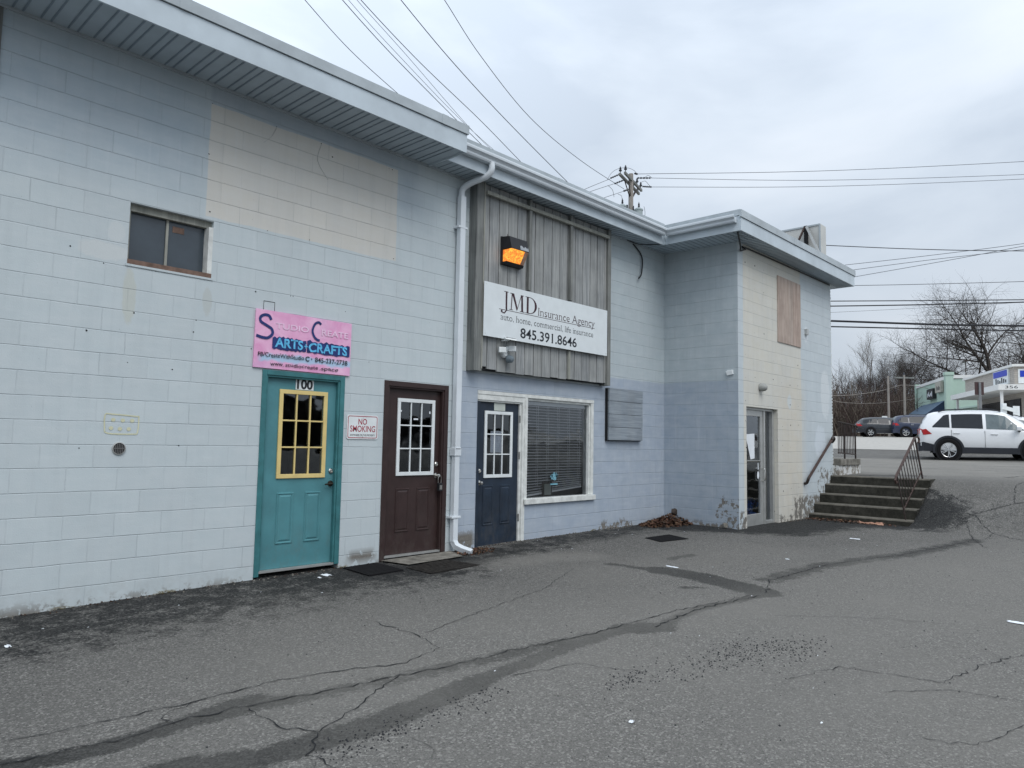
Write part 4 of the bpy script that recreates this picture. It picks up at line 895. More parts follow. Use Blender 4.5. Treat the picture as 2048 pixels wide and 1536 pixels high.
mb.tube(spline([(-1.05, -.01, 3.60), (-.80, -.03, 3.42), (-.84, -.05, 3.10), (-.93, -.05, 3.0)], 5), .013, 6); mb.build('loose_cable', M_black, B); mb = MB(); mb.tube(spline([(-1.25, -.02, 3.62), (-.9, -.1, 3.60), (-.6, -.42, 3.64), (-.61, -.48, 3.78)], 5), .008, 5); mb.build('loose_cable', M_black, B); mb = MB()
mb.tube(spline([(-.55, -1.72, 3.60), (-.1, -1.55, 3.50), (.06, YC-.03, 3.46), (.25, YC-.03, 3.52), (.5, YC-.02, 3.56), (4.3, YC-.02, 3.585)], 5), .014, 6)
mb.build('loose_cable', M_black, B)
mb = MB(); stroke(mb, [(-7.905, 1.42), (-7.905, 1.52), (-7.78, 1.52), (-7.78, 1.42)], .006, -.003); mb.build('conduit_trace', M_hole, B)
mb = MB(); mb.box(-.015, -.003, -1.36, -1.25, 1.32, 1.39); mb.obox((-.02, -1.30, 1.345), (.012, 0, .004), (0, .055, -.01), (0, .012, .036)); tag(mb.build('junction_box', M_white), 'tilted small white box on the return wall near the corner', 'junction box')
mb = MB(); mb.box(2.93, 3.03, YC-.05, YC-.002, 2.34, 2.46); tag(mb.build('junction_box', M_alum, bevel=.006), 'small grey box on the pale end wall right of the plywood sheet', 'junction box')

# pink hand painted sign
PS = thing('art_studio_sign', (-7.4, -.01, .81), 'pink hand painted arts and crafts sign above the teal door', 'sign')
t = T('pink_paint'); n_ = t.noise(3.5, 5, .65, dist=.8); X_, Y_, Z_ = t.xyz()
c = t.mix(t.rng(n_, .35, .68), (.74, .33, .56), (.86, .52, .72)); c = t.mix(t.rng(t.noise(2, 4), .55, .75, 0, .6), c, (.55, .38, .62))
dz = t.math('ABSOLUTE', t.math('SUBTRACT', Z_, t.math('ADD', .935, t.math('MULTIPLY', t.math('SUBTRACT', t.noise(7, 4), .5), .12))))
c = t.mix(t.math('MULTIPLY', t.rng(dz, .02, .05, .85, 0), t.rng(X_, -7.97, -7.90)), c, (.36, .60, .78))
M_pink = t.fin(c, .6, 0, t.bump(t.noise(30, 3), .1, .003))
mb = MB(); mb.add([(-8.0, -.020, .815), (-6.825, -.020, .812), (-6.82, -.020, 1.415), (-7.995, -.024, 1.425), (-8.0, -.004, .815), (-6.825, -.004, .812), (-6.82, -.004, 1.415), (-7.995, -.008, 1.425)],
                  [(0, 1, 2, 3), (4, 7, 6, 5), (0, 4, 5, 1), (1, 5, 6, 2), (2, 6, 7, 3), (3, 7, 4, 0)]); mb.build('board', M_pink, PS)
M_nv = simple('navy_sign_paint', (.018, .035, .15), .5, var=.25, bump=.05); M_bl = simple('bright_blue_paint', (.12, .48, .80), .5, var=.3, scale=20, bump=.05); M_pk2 = simple('pale_pink_paint', (.80, .56, .73), .6, bump=.02)
mb = MB(); ys_ = -.027
stroke(mb, [(p.x, p.z) for p in spline([(-7.825, 0, 1.325), (-7.85, 0, 1.365), (-7.90, 0, 1.37), (-7.945, 0, 1.34), (-7.94, 0, 1.295), (-7.88, 0, 1.265), (-7.815, 0, 1.23), (-7.805, 0, 1.18), (-7.85, 0, 1.135), (-7.91, 0, 1.13), (-7.985, 0, 1.145)], 5)], .030, ys_)
stroke(mb, [(p.x, p.z) for p in spline([(-7.225, 0, 1.355), (-7.26, 0, 1.375), (-7.305, 0, 1.345), (-7.33, 0, 1.275), (-7.31, 0, 1.215), (-7.27, 0, 1.18), (-7.235, 0, 1.175)], 5)], .026, ys_)
for (x0_, x1_) in ((-7.80, -7.40), (-7.39, -6.84)):
    n = 16; top = [(x0_+(x1_-x0_)*i/n, 1.135+.022*random.random()+.012*(i % 2)) for i in range(n+1)]; bot = [(x0_+(x1_-x0_)*i/n, 1.035-.016*random.random()-.008*(i % 2)) for i in range(n+1)]
    for i in range(n): mb.add([(bot[i][0], -.0262, bot[i][1]), (bot[i+1][0], -.0262, bot[i+1][1]), (top[i+1][0], -.0262, top[i+1][1]), (top[i][0], -.0262, top[i][1])], [(0, 1, 2, 3)])
mb.build('brush_letters', M_nv, PS)
mb = MB(); text(mb, 'ARTS', -7.77, -7.44, 1.05, 1.145, -.0285, .03, .003); mb.box(-7.425, -7.385, -.0287, -.0284, 1.083, 1.095); mb.box(-7.411, -7.399, -.0286, -.0283, 1.065, 1.115); text(mb, 'CRAFTS', -7.37, -6.875, 1.04, 1.135, -.0285, .03, .003); mb.build('lettering', M_bl, PS)
mb = MB(); text(mb, 'TUDIO', -7.77, -7.375, 1.245, 1.305, -.0265, .02); text(mb, 'REATE', -7.215, -6.865, 1.235, 1.30, -.0265, .02); mb.build('lettering', M_pk2, PS)
mb = MB(); text(mb, 'FB/CreateWithStudio', -7.955, -7.42, .935, .98, -.0275, .008, .0025); text(mb, 'C', -7.405, -7.355, .93, .98, -.0275, .03); text(mb, '·', -7.335, -7.32, .95, .965, -.0275, .03, full=True); text(mb, '845-237-2738', -7.285, -6.865, .93, .982, -.0275, .01, .002)
text(mb, 'www.', -7.815, -7.66, .848, .89, -.0275, .006, .002); text(mb, 'studiocreate', -7.64, -7.245, .848, .888, -.0275, .006, .0025); text(mb, '.space', -7.225, -6.985, .848, .888, -.0275, .006, .0025); mb.build('lettering', M_ink, PS)
# no smoking sign
NS = thing('no_smoking_sign', (-6.61, -.01, .09), 'white sign with red NO SMOKING lettering between the teal and brown doors', 'sign')
def rrect(a, b, z0, z1, r): return [(cx+r*math.cos(q), cz+r*math.sin(q)) for (cx, cz, q0) in ((b-r, z0+r, -1.5708), (b-r, z1-r, 0), (a+r, z1-r, 1.5708), (a+r, z0+r, 3.1416)) for q in [q0+i*.3927 for i in range(5)]]
mb = MB(); mb.prism(rrect(-6.83, -6.395, .092, .372, .025), -.010, -.006); mb.build('plate', M_white, NS)
mb = MB(); A_ = rrect(-6.818, -6.407, .104, .360, .022); C_ = rrect(-6.810, -6.415, .112, .352, .016); n = len(A_)
mb.add([(a, -.0112, b) for a, b in A_]+[(a, -.0112, b) for a, b in C_], [(i, (i+1) % n, (i+1) % n+n, i+n) for i in range(n)])
text(mb, 'NO', -6.675, -6.555, .262, .328, -.0112, .014); text(mb, 'SMOKING', -6.785, -6.437, .178, .248, -.0112, .008); mb.build('lettering', simple('sign_red', (.36, .035, .06), .5, bump=0), NS)
mb = MB(); text(mb, 'ANYWHERE ON THIS PROPERTY', -6.785, -6.437, .127, .150, -.0112, .004); hole(-6.61, .338, -.0114, .006); hole(-6.61, .118, -.0114, .006); mb.build('lettering', M_ink, NS)

# roof sign seen from behind
RS = thing('roof_sign', (4.5, -1, 3.9), 'back of a large off-white box sign braced on the far end of the roof', 'sign')
mb = MB(); mb.box(4.2, 4.52, -1.33, 2.4, 3.95, 4.94); mb.build('box', simple('offwhite_sign', (.56, .57, .55), .6, var=.10, scale=2), RS)
mb = MB(); mb.box(4.185, 4.199, -1.33, 2.4, 4.91, 4.945); mb.box(4.185, 4.199, -1.335, -1.30, 3.95, 4.909); mb.build('trim', M_trim2, RS)
for a_, b_, w_, m_ in (((4.12, -1.05, 3.93), (4.12, -1.05, 4.92), .07, M_slot), ((3.98, -.62, 3.93), (4.10, -1.03, 4.90), .035, M_ironred), ((3.98, -1.50, 3.93), (4.10, -1.07, 4.90), .045, M_alum)):
    mb = MB(); mb.bar(a_, b_, w_, w_, (1, 0, 0)); mb.build('brace', m_, RS)

# ------------------------------------------------------------------ steps, rails, landing
ST = thing('concrete_steps', (3.6, -2.4, -1.3), 'flight of five dark mossy concrete steps against the end wall', 'steps')
SX = [3.02, 3.295, 3.61, 3.905, 4.225]; SZ = [-1.20, -1.012, -.835, -.65, -.483]
for i, (x, z) in enumerate(zip(SX, SZ)):
    x1 = SX[i+1]+.02 if i < 4 else 4.62; zb = -1.45 if i == 0 else SZ[i-1]-.01
    mb = MB(); yl_, yr_ = YC-.004, -3.30-.02*random.random()
    N = 22; ed = [random.uniform(-.004, .006) for _ in range(N+1)]
    for a in range(N):
        ya = yl_+(yr_-yl_)*a/N; yb_ = yl_+(yr_-yl_)*(a+1)/N
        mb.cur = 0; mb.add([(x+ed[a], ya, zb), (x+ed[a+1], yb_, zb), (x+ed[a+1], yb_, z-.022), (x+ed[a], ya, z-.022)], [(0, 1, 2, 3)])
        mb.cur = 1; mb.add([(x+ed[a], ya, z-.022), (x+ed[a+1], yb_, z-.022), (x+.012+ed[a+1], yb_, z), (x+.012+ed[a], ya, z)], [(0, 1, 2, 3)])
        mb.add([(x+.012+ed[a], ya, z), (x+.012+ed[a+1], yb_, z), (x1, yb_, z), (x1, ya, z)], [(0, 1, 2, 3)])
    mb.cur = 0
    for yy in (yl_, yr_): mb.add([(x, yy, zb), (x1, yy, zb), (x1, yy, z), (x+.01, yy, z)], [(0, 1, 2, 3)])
    mb.build('step', [M_step, M_stepedge], ST)
LD = thing('concrete_landing', (5, -1.3, -.5), 'small concrete landing with flaking white sides behind the top of the steps', 'landing')
mb = MB(); mb.box(4.395, 5.66, -1.60, .4, -.275, -.14); mb.build('slab', M_conc, LD, bevel=.012); mb = MB(); mb.box(4.39, 5.74, -1.565, .38, -.62, -.276); mb.build('base', M_flake, LD)
def lerp(a, b, t): return Vector(a)*(1-t)+Vector(b)*t
RR = thing('stair_railing', (3.7, -3.15, -1.2), 'leaning rusty iron railing with thin balusters on the open side of the steps', 'railing')
f0, f1 = (3.16, -3.15, -1.2), (4.37, -3.15, -.48); t0, t1 = (3.16, -3.02, -.385), (4.37, -3.03, .325)
mb = MB(); mb.bar(f0, t0, .022, .022, (1, 0, 0)); mb.build('post', M_iron, RR); mb = MB(); mb.bar(f1, t1, .028, .028, (1, 0, 0)); mb.build('post', M_iron, RR)
mb = MB(); mb.bar(lerp(t0, t1, -.05), lerp(t0, t1, 1.0), .045, .018); mb.bar(t1, (4.58, -3.04, .33), .045, .018); mb.tube(spline([(4.57, -3.04, .33), (4.63, -3.04, .30), (4.62, -3.04, .24), (4.56, -3.04, .23)], 4), .02, 6)
a = lerp(t0, t1, -.05); mb.tube([a, a+Vector((-.05, 0, -.06)), a+Vector((-.01, 0, -.12)), a+Vector((.03, 0, -.09))], .02, 6); mb.build('top_rail', M_ironred, RR)
b0, b1 = lerp(f0, t0, .22), lerp(f1, t1, .17); mb = MB(); mb.bar(b0, b1, .012, .028); mb.build('bottom_rail', M_ironred, RR)
for i in range(1, 9):
    k = i/9; mb = MB(); mb.bar(lerp(b0, b1, k), lerp(t0, t1, k), .013, .013, (1, 0, 0)); mb.build('baluster', M_iron, RR)
LR = thing('landing_railing', (5, -1.55, -.14), 'black iron railing with close balusters standing on the concrete landing', 'railing')
mb = MB(); mb.bar((4.40, -1.55, .655), (5.50, -1.55, .60), .035, .018); mb.tube(spline([(5.50, -1.55, .60), (5.60, -1.55, .585), (5.63, -1.55, .54), (5.56, -1.55, .52)], 4), .02, 6); mb.build('top_rail', M_iron, LR)
mb = MB(); mb.bar((4.40, -1.55, -.01), (5.50, -1.55, -.05), .014, .025); mb.build('bottom_rail', M_iron, LR)
for x in (4.80, 5.49): mb = MB(); mb.bar((x, -1.55, -.14), (x, -1.55, .61), .028, .028, (1, 0, 0)); mb.build('post', M_iron, LR)
for i in range(11):
    x = 4.42+i*.096; mb = MB(); mb.bar((x, -1.55, -.03), (x, -1.55, .64), .013, .013, (1, 0, 0)); mb.build('baluster', M_iron, LR)
WH = thing('wall_handrail', (3.5, -1.53, -.1), 'sloping rusty brown handrail fixed to the pale end wall beside the steps', 'handrail')
mb = MB(); mb.bar((2.82, -1.535, -.50), (4.10, -1.535, .27), .05, .022); mb.build('rail', M_ironred, WH)
mb = MB(); mb.tube(spline([(2.83, -1.535, -.49), (2.80, -1.53, -.53), (2.80, -1.50, -.60), (2.80, -1.452, -.62)], 4), .028, 8); mb.tube(spline([(4.08, -1.535, .26), (4.16, -1.535, .31), (4.24, -1.53, .28), (4.25, -1.49, .22), (4.25, -1.452, .22)], 4), .030, 8); mb.build('end_bracket', M_iron, WH)

# ------------------------------------------------------------------ mats, litter, leaves
def mat_on_ground(name, pts, mat, label, cat, h=.012, ribs=9):
    o = thing(name, (pts[0][0], pts[0][1], GH(*pts[0])), label, cat)
    P = [Vector((a, b, GH(a, b)+.004)) for a, b in pts]; mb = MB(); up_ = Vector((0, 0, h))
    mb.add([*P, *[p+up_ for p in P]], [(0, 1, 2, 3), (4, 5, 6, 7), (0, 1, 5, 4), (1, 2, 6, 5), (2, 3, 7, 6), (3, 0, 4, 7)]); mb.build('base', mat, o)
    mb = MB()
    for i in range(ribs):
        k = (i+.5)/ribs; a = P[0].lerp(P[3], k)+up_; b = P[1].lerp(P[2], k)+up_; mb.bar(a.lerp(b, .04), a.lerp(b, .96), .012, .006)
    mb.build('ribs', mat, o); return o
mat_on_ground('door_mat', [(-6.86, -.08), (-6.40, -.06), (-6.42, -.60), (-6.90, -.62)], M_rubber, 'black rubber door mat lying between the teal and brown doors', 'door mat')
M_dmat = simple('dirty_mat', (.026, .024, .022), .95, var=.6, scale=18, bump=.4, spec=.12)
mat_on_ground('door_mat', [(-6.30, -.50), (-5.62, -.36), (-5.55, -.92), (-6.32, -.95)], M_dmat, 'dirty worn mat in front of the brown door', 'door mat', .006)
mat_on_ground('drain_grate', [(-2.30, -1.08), (-1.66, -1.10), (-1.87, -1.56), (-2.48, -1.46)], M_rubber, 'black rectangular drain grate in the asphalt by the inner corner', 'drain grate', .006, 12)
mb = MB(); mb.add([(-6.30, -.02, -1.325), (-5.2, -.02, -1.318), (-5.35, -.42, -1.322), (-6.2, -.42, -1.332)], [(0, 1, 2, 3)]); tag(mb.build('pavement', M_conc), 'worn concrete strip at the foot of the brown door', kind='structure')
def gp(x, y, z=-1.3):
    d = fw + rt*((x-1024)/FPX) - up*((y-768)/FPX); k = (z-CAM.z)/d.z; p = CAM+d*k; return p.x, p.y
def leafpile(name, cx, cy, n, sx, sy, hgt, cols, label, cat, seed=1, size=.035):
    rn = random.Random(seed); mb = MB()
    for i in range(n):
        a = rn.uniform(0, 6.28); r_ = rn.random()**.7; x = cx+sx*r_*math.cos(a); y = cy+sy*r_*math.sin(a)
        if y > -.01 and x < 0: continue
        if x > -.01 and y > YC: continue
        z = GH(x, y)+.008+hgt*max(0, 1-r_)*rn.random(); s_ = size*rn.uniform(.5, 1.2)
        u_ = Vector((rn.gauss(0, 1), rn.gauss(0, 1), rn.gauss(0, .5))).normalized(); w_ = u_.cross(Vector((rn.gauss(0, .4), rn.gauss(0, .4), 1))).normalized(); c = Vector((x, y, z))
        mb.cur = rn.randrange(len(cols)); mb.add([c+u_*s_, c+w_*s_*.6, c-u_*s_, c-w_*s_*.7+Vector((0, 0, .008))], [(0, 1, 2), (0, 2, 3)])
    return tag(mb.build(name, cols), label, cat, kind='stuff')
LC = [simple('dead_leaf', (.075, .034, .021), .8, var=.5, scale=30), simple('dark_leaf', (.05, .03, .02), .85, var=.4), simple('tan_leaf', (.13, .075, .045), .8, var=.4)]
leafpile('leaf_litter', -.30, -.28, 1300, .75, .36, .17, LC, 'heap of dead brown leaves in the inner corner', 'leaves', 3)
leafpile('leaf_litter', -4.98, -.22, 320, .35, .20, .03, LC, 'scatter of dead leaves round the foot of the downspout', 'leaves', 4, .022)
leafpile('leaf_litter', 2.85, -2.2, 260, .25, .95, .03, LC, 'scatter of dead leaves along the foot of the steps', 'leaves', 5, .03)
def clod(name, c, r, mat, label, cat, seed, flat=.5):
    rn = random.Random(seed); bm = bmesh.new()
    for i in range(22):
        v_ = Vector((rn.gauss(0, 1), rn.gauss(0, 1), rn.gauss(0, 1))).normalized()*rn.uniform(.75, 1.1); bm.verts.new((c[0]+v_.x*r[0], c[1]+v_.y*r[1], c[2]+v_.z*r[2]))
    bmesh.ops.convex_hull(bm, input=bm.verts); me = bpy.data.meshes.new(name); bm.to_mesh(me); bm.free(); me.materials.append(mat)
    o = bpy.data.objects.new(name, me); COL.objects.link(o); return tag(o, label, cat)
clod('rubble_block', (.0, -.22, -1.10), (.11, .07, .07), simple('dark_timber_chunk', (.05, .04, .035), .9), 'dark broken block on top of the leaf heap', 'rubble', 2)
clod('rubble_block', (-.05, -1.22, -1.25), (.06, .05, .05), M_conc, 'grey broken stone at the foot of the return wall near the corner', 'rubble', 4)
def crumple(name, x, y, sx, sy, h, mat, label, cat, seed):
    rn = random.Random(seed); bx, by = gp(x, y); N = 9; v = []; 
    for j in range(N):
        for i in range(N):
            px_ = bx+sx*(i/(N-1)-.5)*(1+.3*rn.random()); py = by+sy*(j/(N-1)-.5)*(1+.4*rn.random()); v.append((px_, py, GH(px_, py)+.006+h*rn.random()*math.sin(math.pi*(i+.5)/N)))
    mb = MB(); mb.add(v, [(j*N+i, j*N+i+1, (j+1)*N+i+1, (j+1)*N+i) for j in range(N-1) for i in range(N-1)]); return tag(mb.build(name, mat), label, cat)
M_card = simple('wet_cardboard', (.42, .24, .17), .8, var=.3, scale=15)
crumple('cardboard_scrap', 1712, 1041, .14, .28, .10, M_card, 'crumpled wet brown cardboard at the foot of the steps, upper piece', 'litter', 1)
crumple('cardboard_scrap', 1742, 1049, .10, .34, .05, M_card, 'pinkish crumpled cardboard at the foot of the steps, lower piece', 'litter', 2)
for i, (x, y, sx, sy, lb) in enumerate([(655, 1141, .07, .10, 'yellowish paper scrap by the teal door'), (2036, 1232, .06, .12, 'crumpled white plastic scrap at the right edge of the lot'), (1345, 1129, .03, .13, 'thin white strip lying in front of the lavender wall'),
        (1688, 1041, .08, .14, 'white paper scrap left of the cardboard by the steps'), (1806, 1050, .12, .14, 'white paper scrap at the right end of the bottom step'), (1710, 1077, .05, .12, 'white paper scrap on the asphalt below the steps'),
        (18, 1264, .03, .05, 'white scrap at the far left near the wall'), (1264, 1402, .03, .02, 'small white scrap in the middle of the lot'), (640, 1146, .02, .04, 'tiny white scrap left of the black mat'), (1575, 1117, .02, .04, 'tiny white scrap on the open asphalt')]):
    crumple('paper_scrap', x, y, sx, sy, .012, M_paper, lb, 'litter', 10+i)
mb = MB()
for i in range(45):
    x = random.uniform(-10.5, 2.5); y = random.choice((random.uniform(-1.6, -.1), random.uniform(-6, -.1))); s_ = random.uniform(.004, .012); z = GH(x, y)+.006
    mb.add([(x, y, z), (x+s_*2, y+s_*.3, z), (x+s_*1.6, y+s_, z+.003), (x-s_*.3, y+s_*.8, z)], [(0, 1, 2, 3)])
tag(mb.build('paper_flecks', M_paper), 'pale flecks of litter scattered over the asphalt', kind='stuff')

mb = MB()
for i in range(900):
    x = random.uniform(-11, -.05); y = -abs(random.gauss(0, .05))-.006
    if random.random() < .2: x = random.uniform(1.65, 3.0); y += YC
    s_ = random.uniform(.004, .013); z = GH(x, y)+.002; a = random.uniform(0, 6)
    mb.cur = random.randrange(3); mb.add([(x+s_*math.cos(a+q), y+s_*math.sin(a+q)*.8, z) for q in (0, 2, 4.2)]+[(x, y, z+s_*1.1)], [(0, 1, 3), (1, 2, 3), (2, 0, 3)])
tag(mb.build('foot_debris', [M_black, LC[1], M_conc]), 'line of grit and crumbs along the foot of the block wall', kind='stuff')
mb = MB()
for cx in (-8.8, -8.72, -9.6, -6.85, -2.2):
    for i in range(14):
        x = cx+random.gauss(0, .03); z = GH(x, -.02); mb.tube([(x, -.02, z), (x+random.gauss(0, .02), -.035, z+random.uniform(.01, .03)), (x+random.gauss(0, .04), -.05-random.random()*.03, z+random.uniform(.01, .04))], [.002, .0015, .0006], 3)
tag(mb.build('dry_weeds', simple('dry_straw', (.22, .19, .10), .8)), 'few dry yellow weeds at the foot of the wall', kind='stuff')

# ------------------------------------------------------------------ hills
def ridge(name, label, pts, hs, depth, mat, n=60, seed=1):
    rn = random.Random(seed); mb = MB(); v = []
    for i in range(n+1):
        k = i/n*(len(pts)-1); a = int(min(k, len(pts)-2)); fct = k-a
        p = Vector(pts[a]).lerp(Vector(pts[a+1]), fct); h = hs[a]*(1-fct)+hs[a+1]*fct
        nrm = (Vector(pts[a+1])-Vector(pts[a])).normalized(); nn = Vector((-nrm.y, nrm.x, 0))
        for j in range(6):
            q = p+nn*depth*j/5; v.append((q.x, q.y, -2+(h+2)*math.sin(min(1, j/4)*1.5708)*(1+rn.uniform(-.05, .05))))
    mb.add(v, [(i*6+j, i*6+j+1, (i+1)*6+j+1, (i+1)*6+j) for i in range(n) for j in range(5)]); return tag(mb.build(name, mat), label, kind='structure')
t = T('winter_woodland'); n1 = t.noise(.5, 7, .75, t.scale(t.P, (1, 1, .25))); n2 = t.noise(2.2, 5, .8, t.scale(t.P, (1, 1, .2)))
M_woods = t.fin(t.mix(t.rng(n2, .42, .7), t.mix(t.rng(n1, .35, .65), (.022, .017, .017), (.055, .042, .038)), (.12, .10, .09)), .95, 0, None, .1)
M_bank = simple('reflected_bank', (.26, .24, .21), .95, var=.6, scale=.6)  # unseen bank's colour, kept pale to brighten its reflection in the panes
F = [tuple(at(x, 880, 125)) for x in (2900, 2500, 2100, 1850, 1600, 1300)]
F = [(a, b, 0) for a, b, c in F]
ridge('hill', 'low brown wooded hillside far behind the shops', F[::-1], [6, 7.5, 8.5, 7, 7, 7], 25, M_woods, seed=3)
ridge('hill', 'unseen low bank behind the viewer, added for the window reflections', [(40, -52, 0), (10, -40, 0), (-25, -42, 0), (-60, -50, 0)], [1.3, 1.8, 1.5, 2], -12, M_bank, n=80, seed=5)  # added out of view; height set by what the door panes reflect

# ------------------------------------------------------------------ vehicles
def lathe_x(mb, c, prof, n=28): mb.lathe(c, (0, 1, 0), prof, n)
M_tyre = M_rubber; M_rim = simple('alloy_rim', (.55, .56, .57), .25, metal=.85, var=.05, bump=0); M_rimd = simple('rim_dark', (.02, .02, .022), .5, bump=0)
M_redl = simple('tail_lamp_red', (.45, .015, .02), .15, var=.2, bump=0, spec=.8); M_clad = simple('dark_cladding', (.02, .023, .03), .55, bump=.05)
def car(name, label, cat, loc, rz, paint, st, wb, wr, win, rev=False, simplew=False):
    root = thing(name, loc, label, cat, rz)
    def S(x):
        xs_ = [s_[0] for s_ in st]
        x = min(max(x, xs_[0]), xs_[-1])
        for a, b in zip(st, st[1:]):
            if x <= b[0]: k = (x-a[0])/(b[0]-a[0]); return [p*(1-k)+q*k for p, q in zip(a, b)]
    def sect(x):
        _, zb, w_, zs, zr, wr_ = S(x); zm = (zb+zs)/2
        return [(w_*.90, zb), (w_*.985, zb+.10), (w_, zm), (w_*.995, zs-.12), (w_*.965, zs), (wr_+(w_*.965-wr_)*.10, zr-.075*min(1, (zr-zs)/.3)), (wr_*.90, zr-.012), (wr_*.5, zr+.012), (0, zr+.018)]
    X = []
    for a, b in zip(st, st[1:]):
        for k in (0, .5): X.append(a[0]+(b[0]-a[0])*k)
    X.append(st[-1][0]); mb = MB(); rows = []
    for x in X:
        h = sect(x); ring = [(x, y, z) for y, z in h]+[(x, -y, z) for y, z in h[-2::-1]]; rows.append(len(mb.v)); mb.v += ring
    m_ = len(ring)
    for i in range(len(X)-1):
        for j in range(m_-1): mb.f.append((rows[i]+j, rows[i+1]+j, rows[i+1]+j+1, rows[i]+j+1)); mb.mi.append(0)
        mb.f.append((rows[i]+m_-1, rows[i+1]+m_-1, rows[i+1], rows[i])); mb.mi.append(0)
    for r_ in (rows[0], rows[-1]): mb.f.append(tuple(r_+j for j in range(m_))); mb.mi.append(0)
    mb.build('body', paint, root, smooth=True, local=True)
    def side(x, t_, sg, off=.008):
        h = sect(x); (y0, z0), (y1, z1) = h[4], h[5]; y = y0+(y1-y0)*t_; z = z0+(z1-z0)*t_; nrm = Vector((0, z1-z0, y0-y1)).normalized(); return (x, sg*(y+nrm.y*off), z+nrm.z*off)
    for sg in (-1, 1):
        for (xa, xb, lo, hi, m) in win['side']:
            mb = MB(); N = 6; v = []
            for i in range(N+1):
                x = xa+(xb-xa)*i/N; v += [side(x, lo(x), sg), side(x, hi(x), sg)]
            mb.add(v, [(2*i, 2*i+2, 2*i+3, 2*i+1) for i in range(N)]); mb.build('window', m, root, local=True)
    def top(x, u, off=.008):
        h = sect(x); y = u*h[5][0]; 
        ys2 = [p[0] for p in h[5:]][::-1]; zs2 = [p[1] for p in h[5:]][::-1]; z = float(np.interp(abs(y), ys2, zs2)); return (x, y, z+off)
    for (xa, xb, nm) in win['ends']:
        mb = MB(); N, Mx = 5, 8; v = [top(xa+(xb-xa)*i/N, -.93+1.86*j/Mx, .010) for i in range(N+1) for j in range(Mx+1)]
        mb.add(v, [(i*(Mx+1)+j, (i+1)*(Mx+1)+j, (i+1)*(Mx+1)+j+1, i*(Mx+1)+j+1) for i in range(N) for j in range(Mx)]); mb.build(nm, win.get('glass', M_cglass2), root, smooth=True, local=True)
    wmid = S(0)[2]
    for sx in (-wb/2, wb/2):
        for sg in (-1, 1):
            yo = sg*(wmid-.10)
            wh = bpy.data.objects.new('wheel', None); COL.objects.link(wh); wh.parent = root
            mb = MB(); d = sg
            prof_ = [(wr*.66, .10), (wr*.70, .12), (wr*.90, .125), (wr*.98, .10), (wr, .05), (wr, -.09), (wr*.9, -.12), (wr*.6, -.12)]
            mb.lathe((sx, yo, wr), (0, d, 0), prof_, 28); mb.build('tyre', M_tyre, wh, smooth=True, local=True)
            mb = MB(); mb.lathe((sx, yo, wr), (0, d, 0), [(wr*.69, .10), (wr*.67, .085), (wr*.62, .075)], 28)
            for q in range(10):
                a = q*math.pi/5+(.16 if q % 2 else -.16)+.1; u_ = Vector((math.cos(a), 0, math.sin(a))); tg = Vector((-math.sin(a), 0, math.cos(a)))
                mb.obox(Vector((sx, yo+d*.08, wr))+u_*wr*.36, u_*wr*.29, Vector((0, .012, 0)), tg*wr*.040)
            mb.lathe((sx, yo+d*.06, wr), (0, d, 0), [(wr*.14, 0), (wr*.14, .03), (0, .035)], 16)
            mb.build('rim', M_rim, wh, local=True)
            mb = MB(); mb.lathe((sx, yo, wr), (0, d, 0), [(wr*.66, .05), (0, .05)], 24); mb.build('hub_shadow', M_rimd, wh, local=True)
            # arch: dark cladding ring and dark well
            mb = MB(); v = []; N = 18; ro, ri = wr*1.30, wr*1.12
            for i in range(N+1):
                a = -.25+(math.pi+.5)*i/N
                for rr_ in (ri, ro):
                    for yy in (wmid-.03, wmid+.022): v.append((sx+rr_*math.cos(a), sg*yy, wr*1.0+rr_*math.sin(a)))
            f = []
            for i in range(N):
                b_ = 4*i
                for (p, q_) in ((0, 1), (1, 3), (3, 2), (2, 0)): f.append((b_+p, b_+q_, b_+4+q_, b_+4+p))
            mb.add(v, f); mb.build('arch_trim', win.get('clad', M_clad), root, local=True)
            mb = MB(); mb.lathe((sx, sg*(wmid-.04), wr), (0, sg, 0), [(ri*1.02, 0), (ri*1.02, .045), (wr*.8, .046)], 28); mb.build('wheel_well', M_slot, root, local=True)
    mb = MB()
    for sg in (-1, 1): 
        mb.obox((0, sg*(wmid+.002), .36), (wb/2-wr*1.2, 0, 0), (0, .018, 0), (0, 0, .10))
    mb.build('sill', win.get('clad', M_clad), root, bevel=.01, local=True)
    mb = MB(); xr = st[0][0]; w_r = st[1][2]
    mb.add([(xr-.02, -w_r*.9, .30), (xr-.02, w_r*.9, .30), (xr-.04, w_r*.9, .60), (xr-.04, -w_r*.9, .60), (xr+.62, -wmid*1.0, .30), (xr+.62, wmid*1.0, .30), (xr+.50, wmid*1.005, .52), (xr+.50, -wmid*1.005, .52), (xr+.12, w_r*1.10, .62), (xr+.12, -w_r*1.10, .62), (xr+.1, w_r*1.08, .32), (xr+.1, -w_r*1.08, .32)],
           [(0, 1, 2, 3), (1, 10, 8, 2), (0, 3, 9, 11), (10, 5, 6, 8), (11, 9, 7, 4)]); mb.build('rear_bumper', win.get('clad', M_clad), root, local=True)
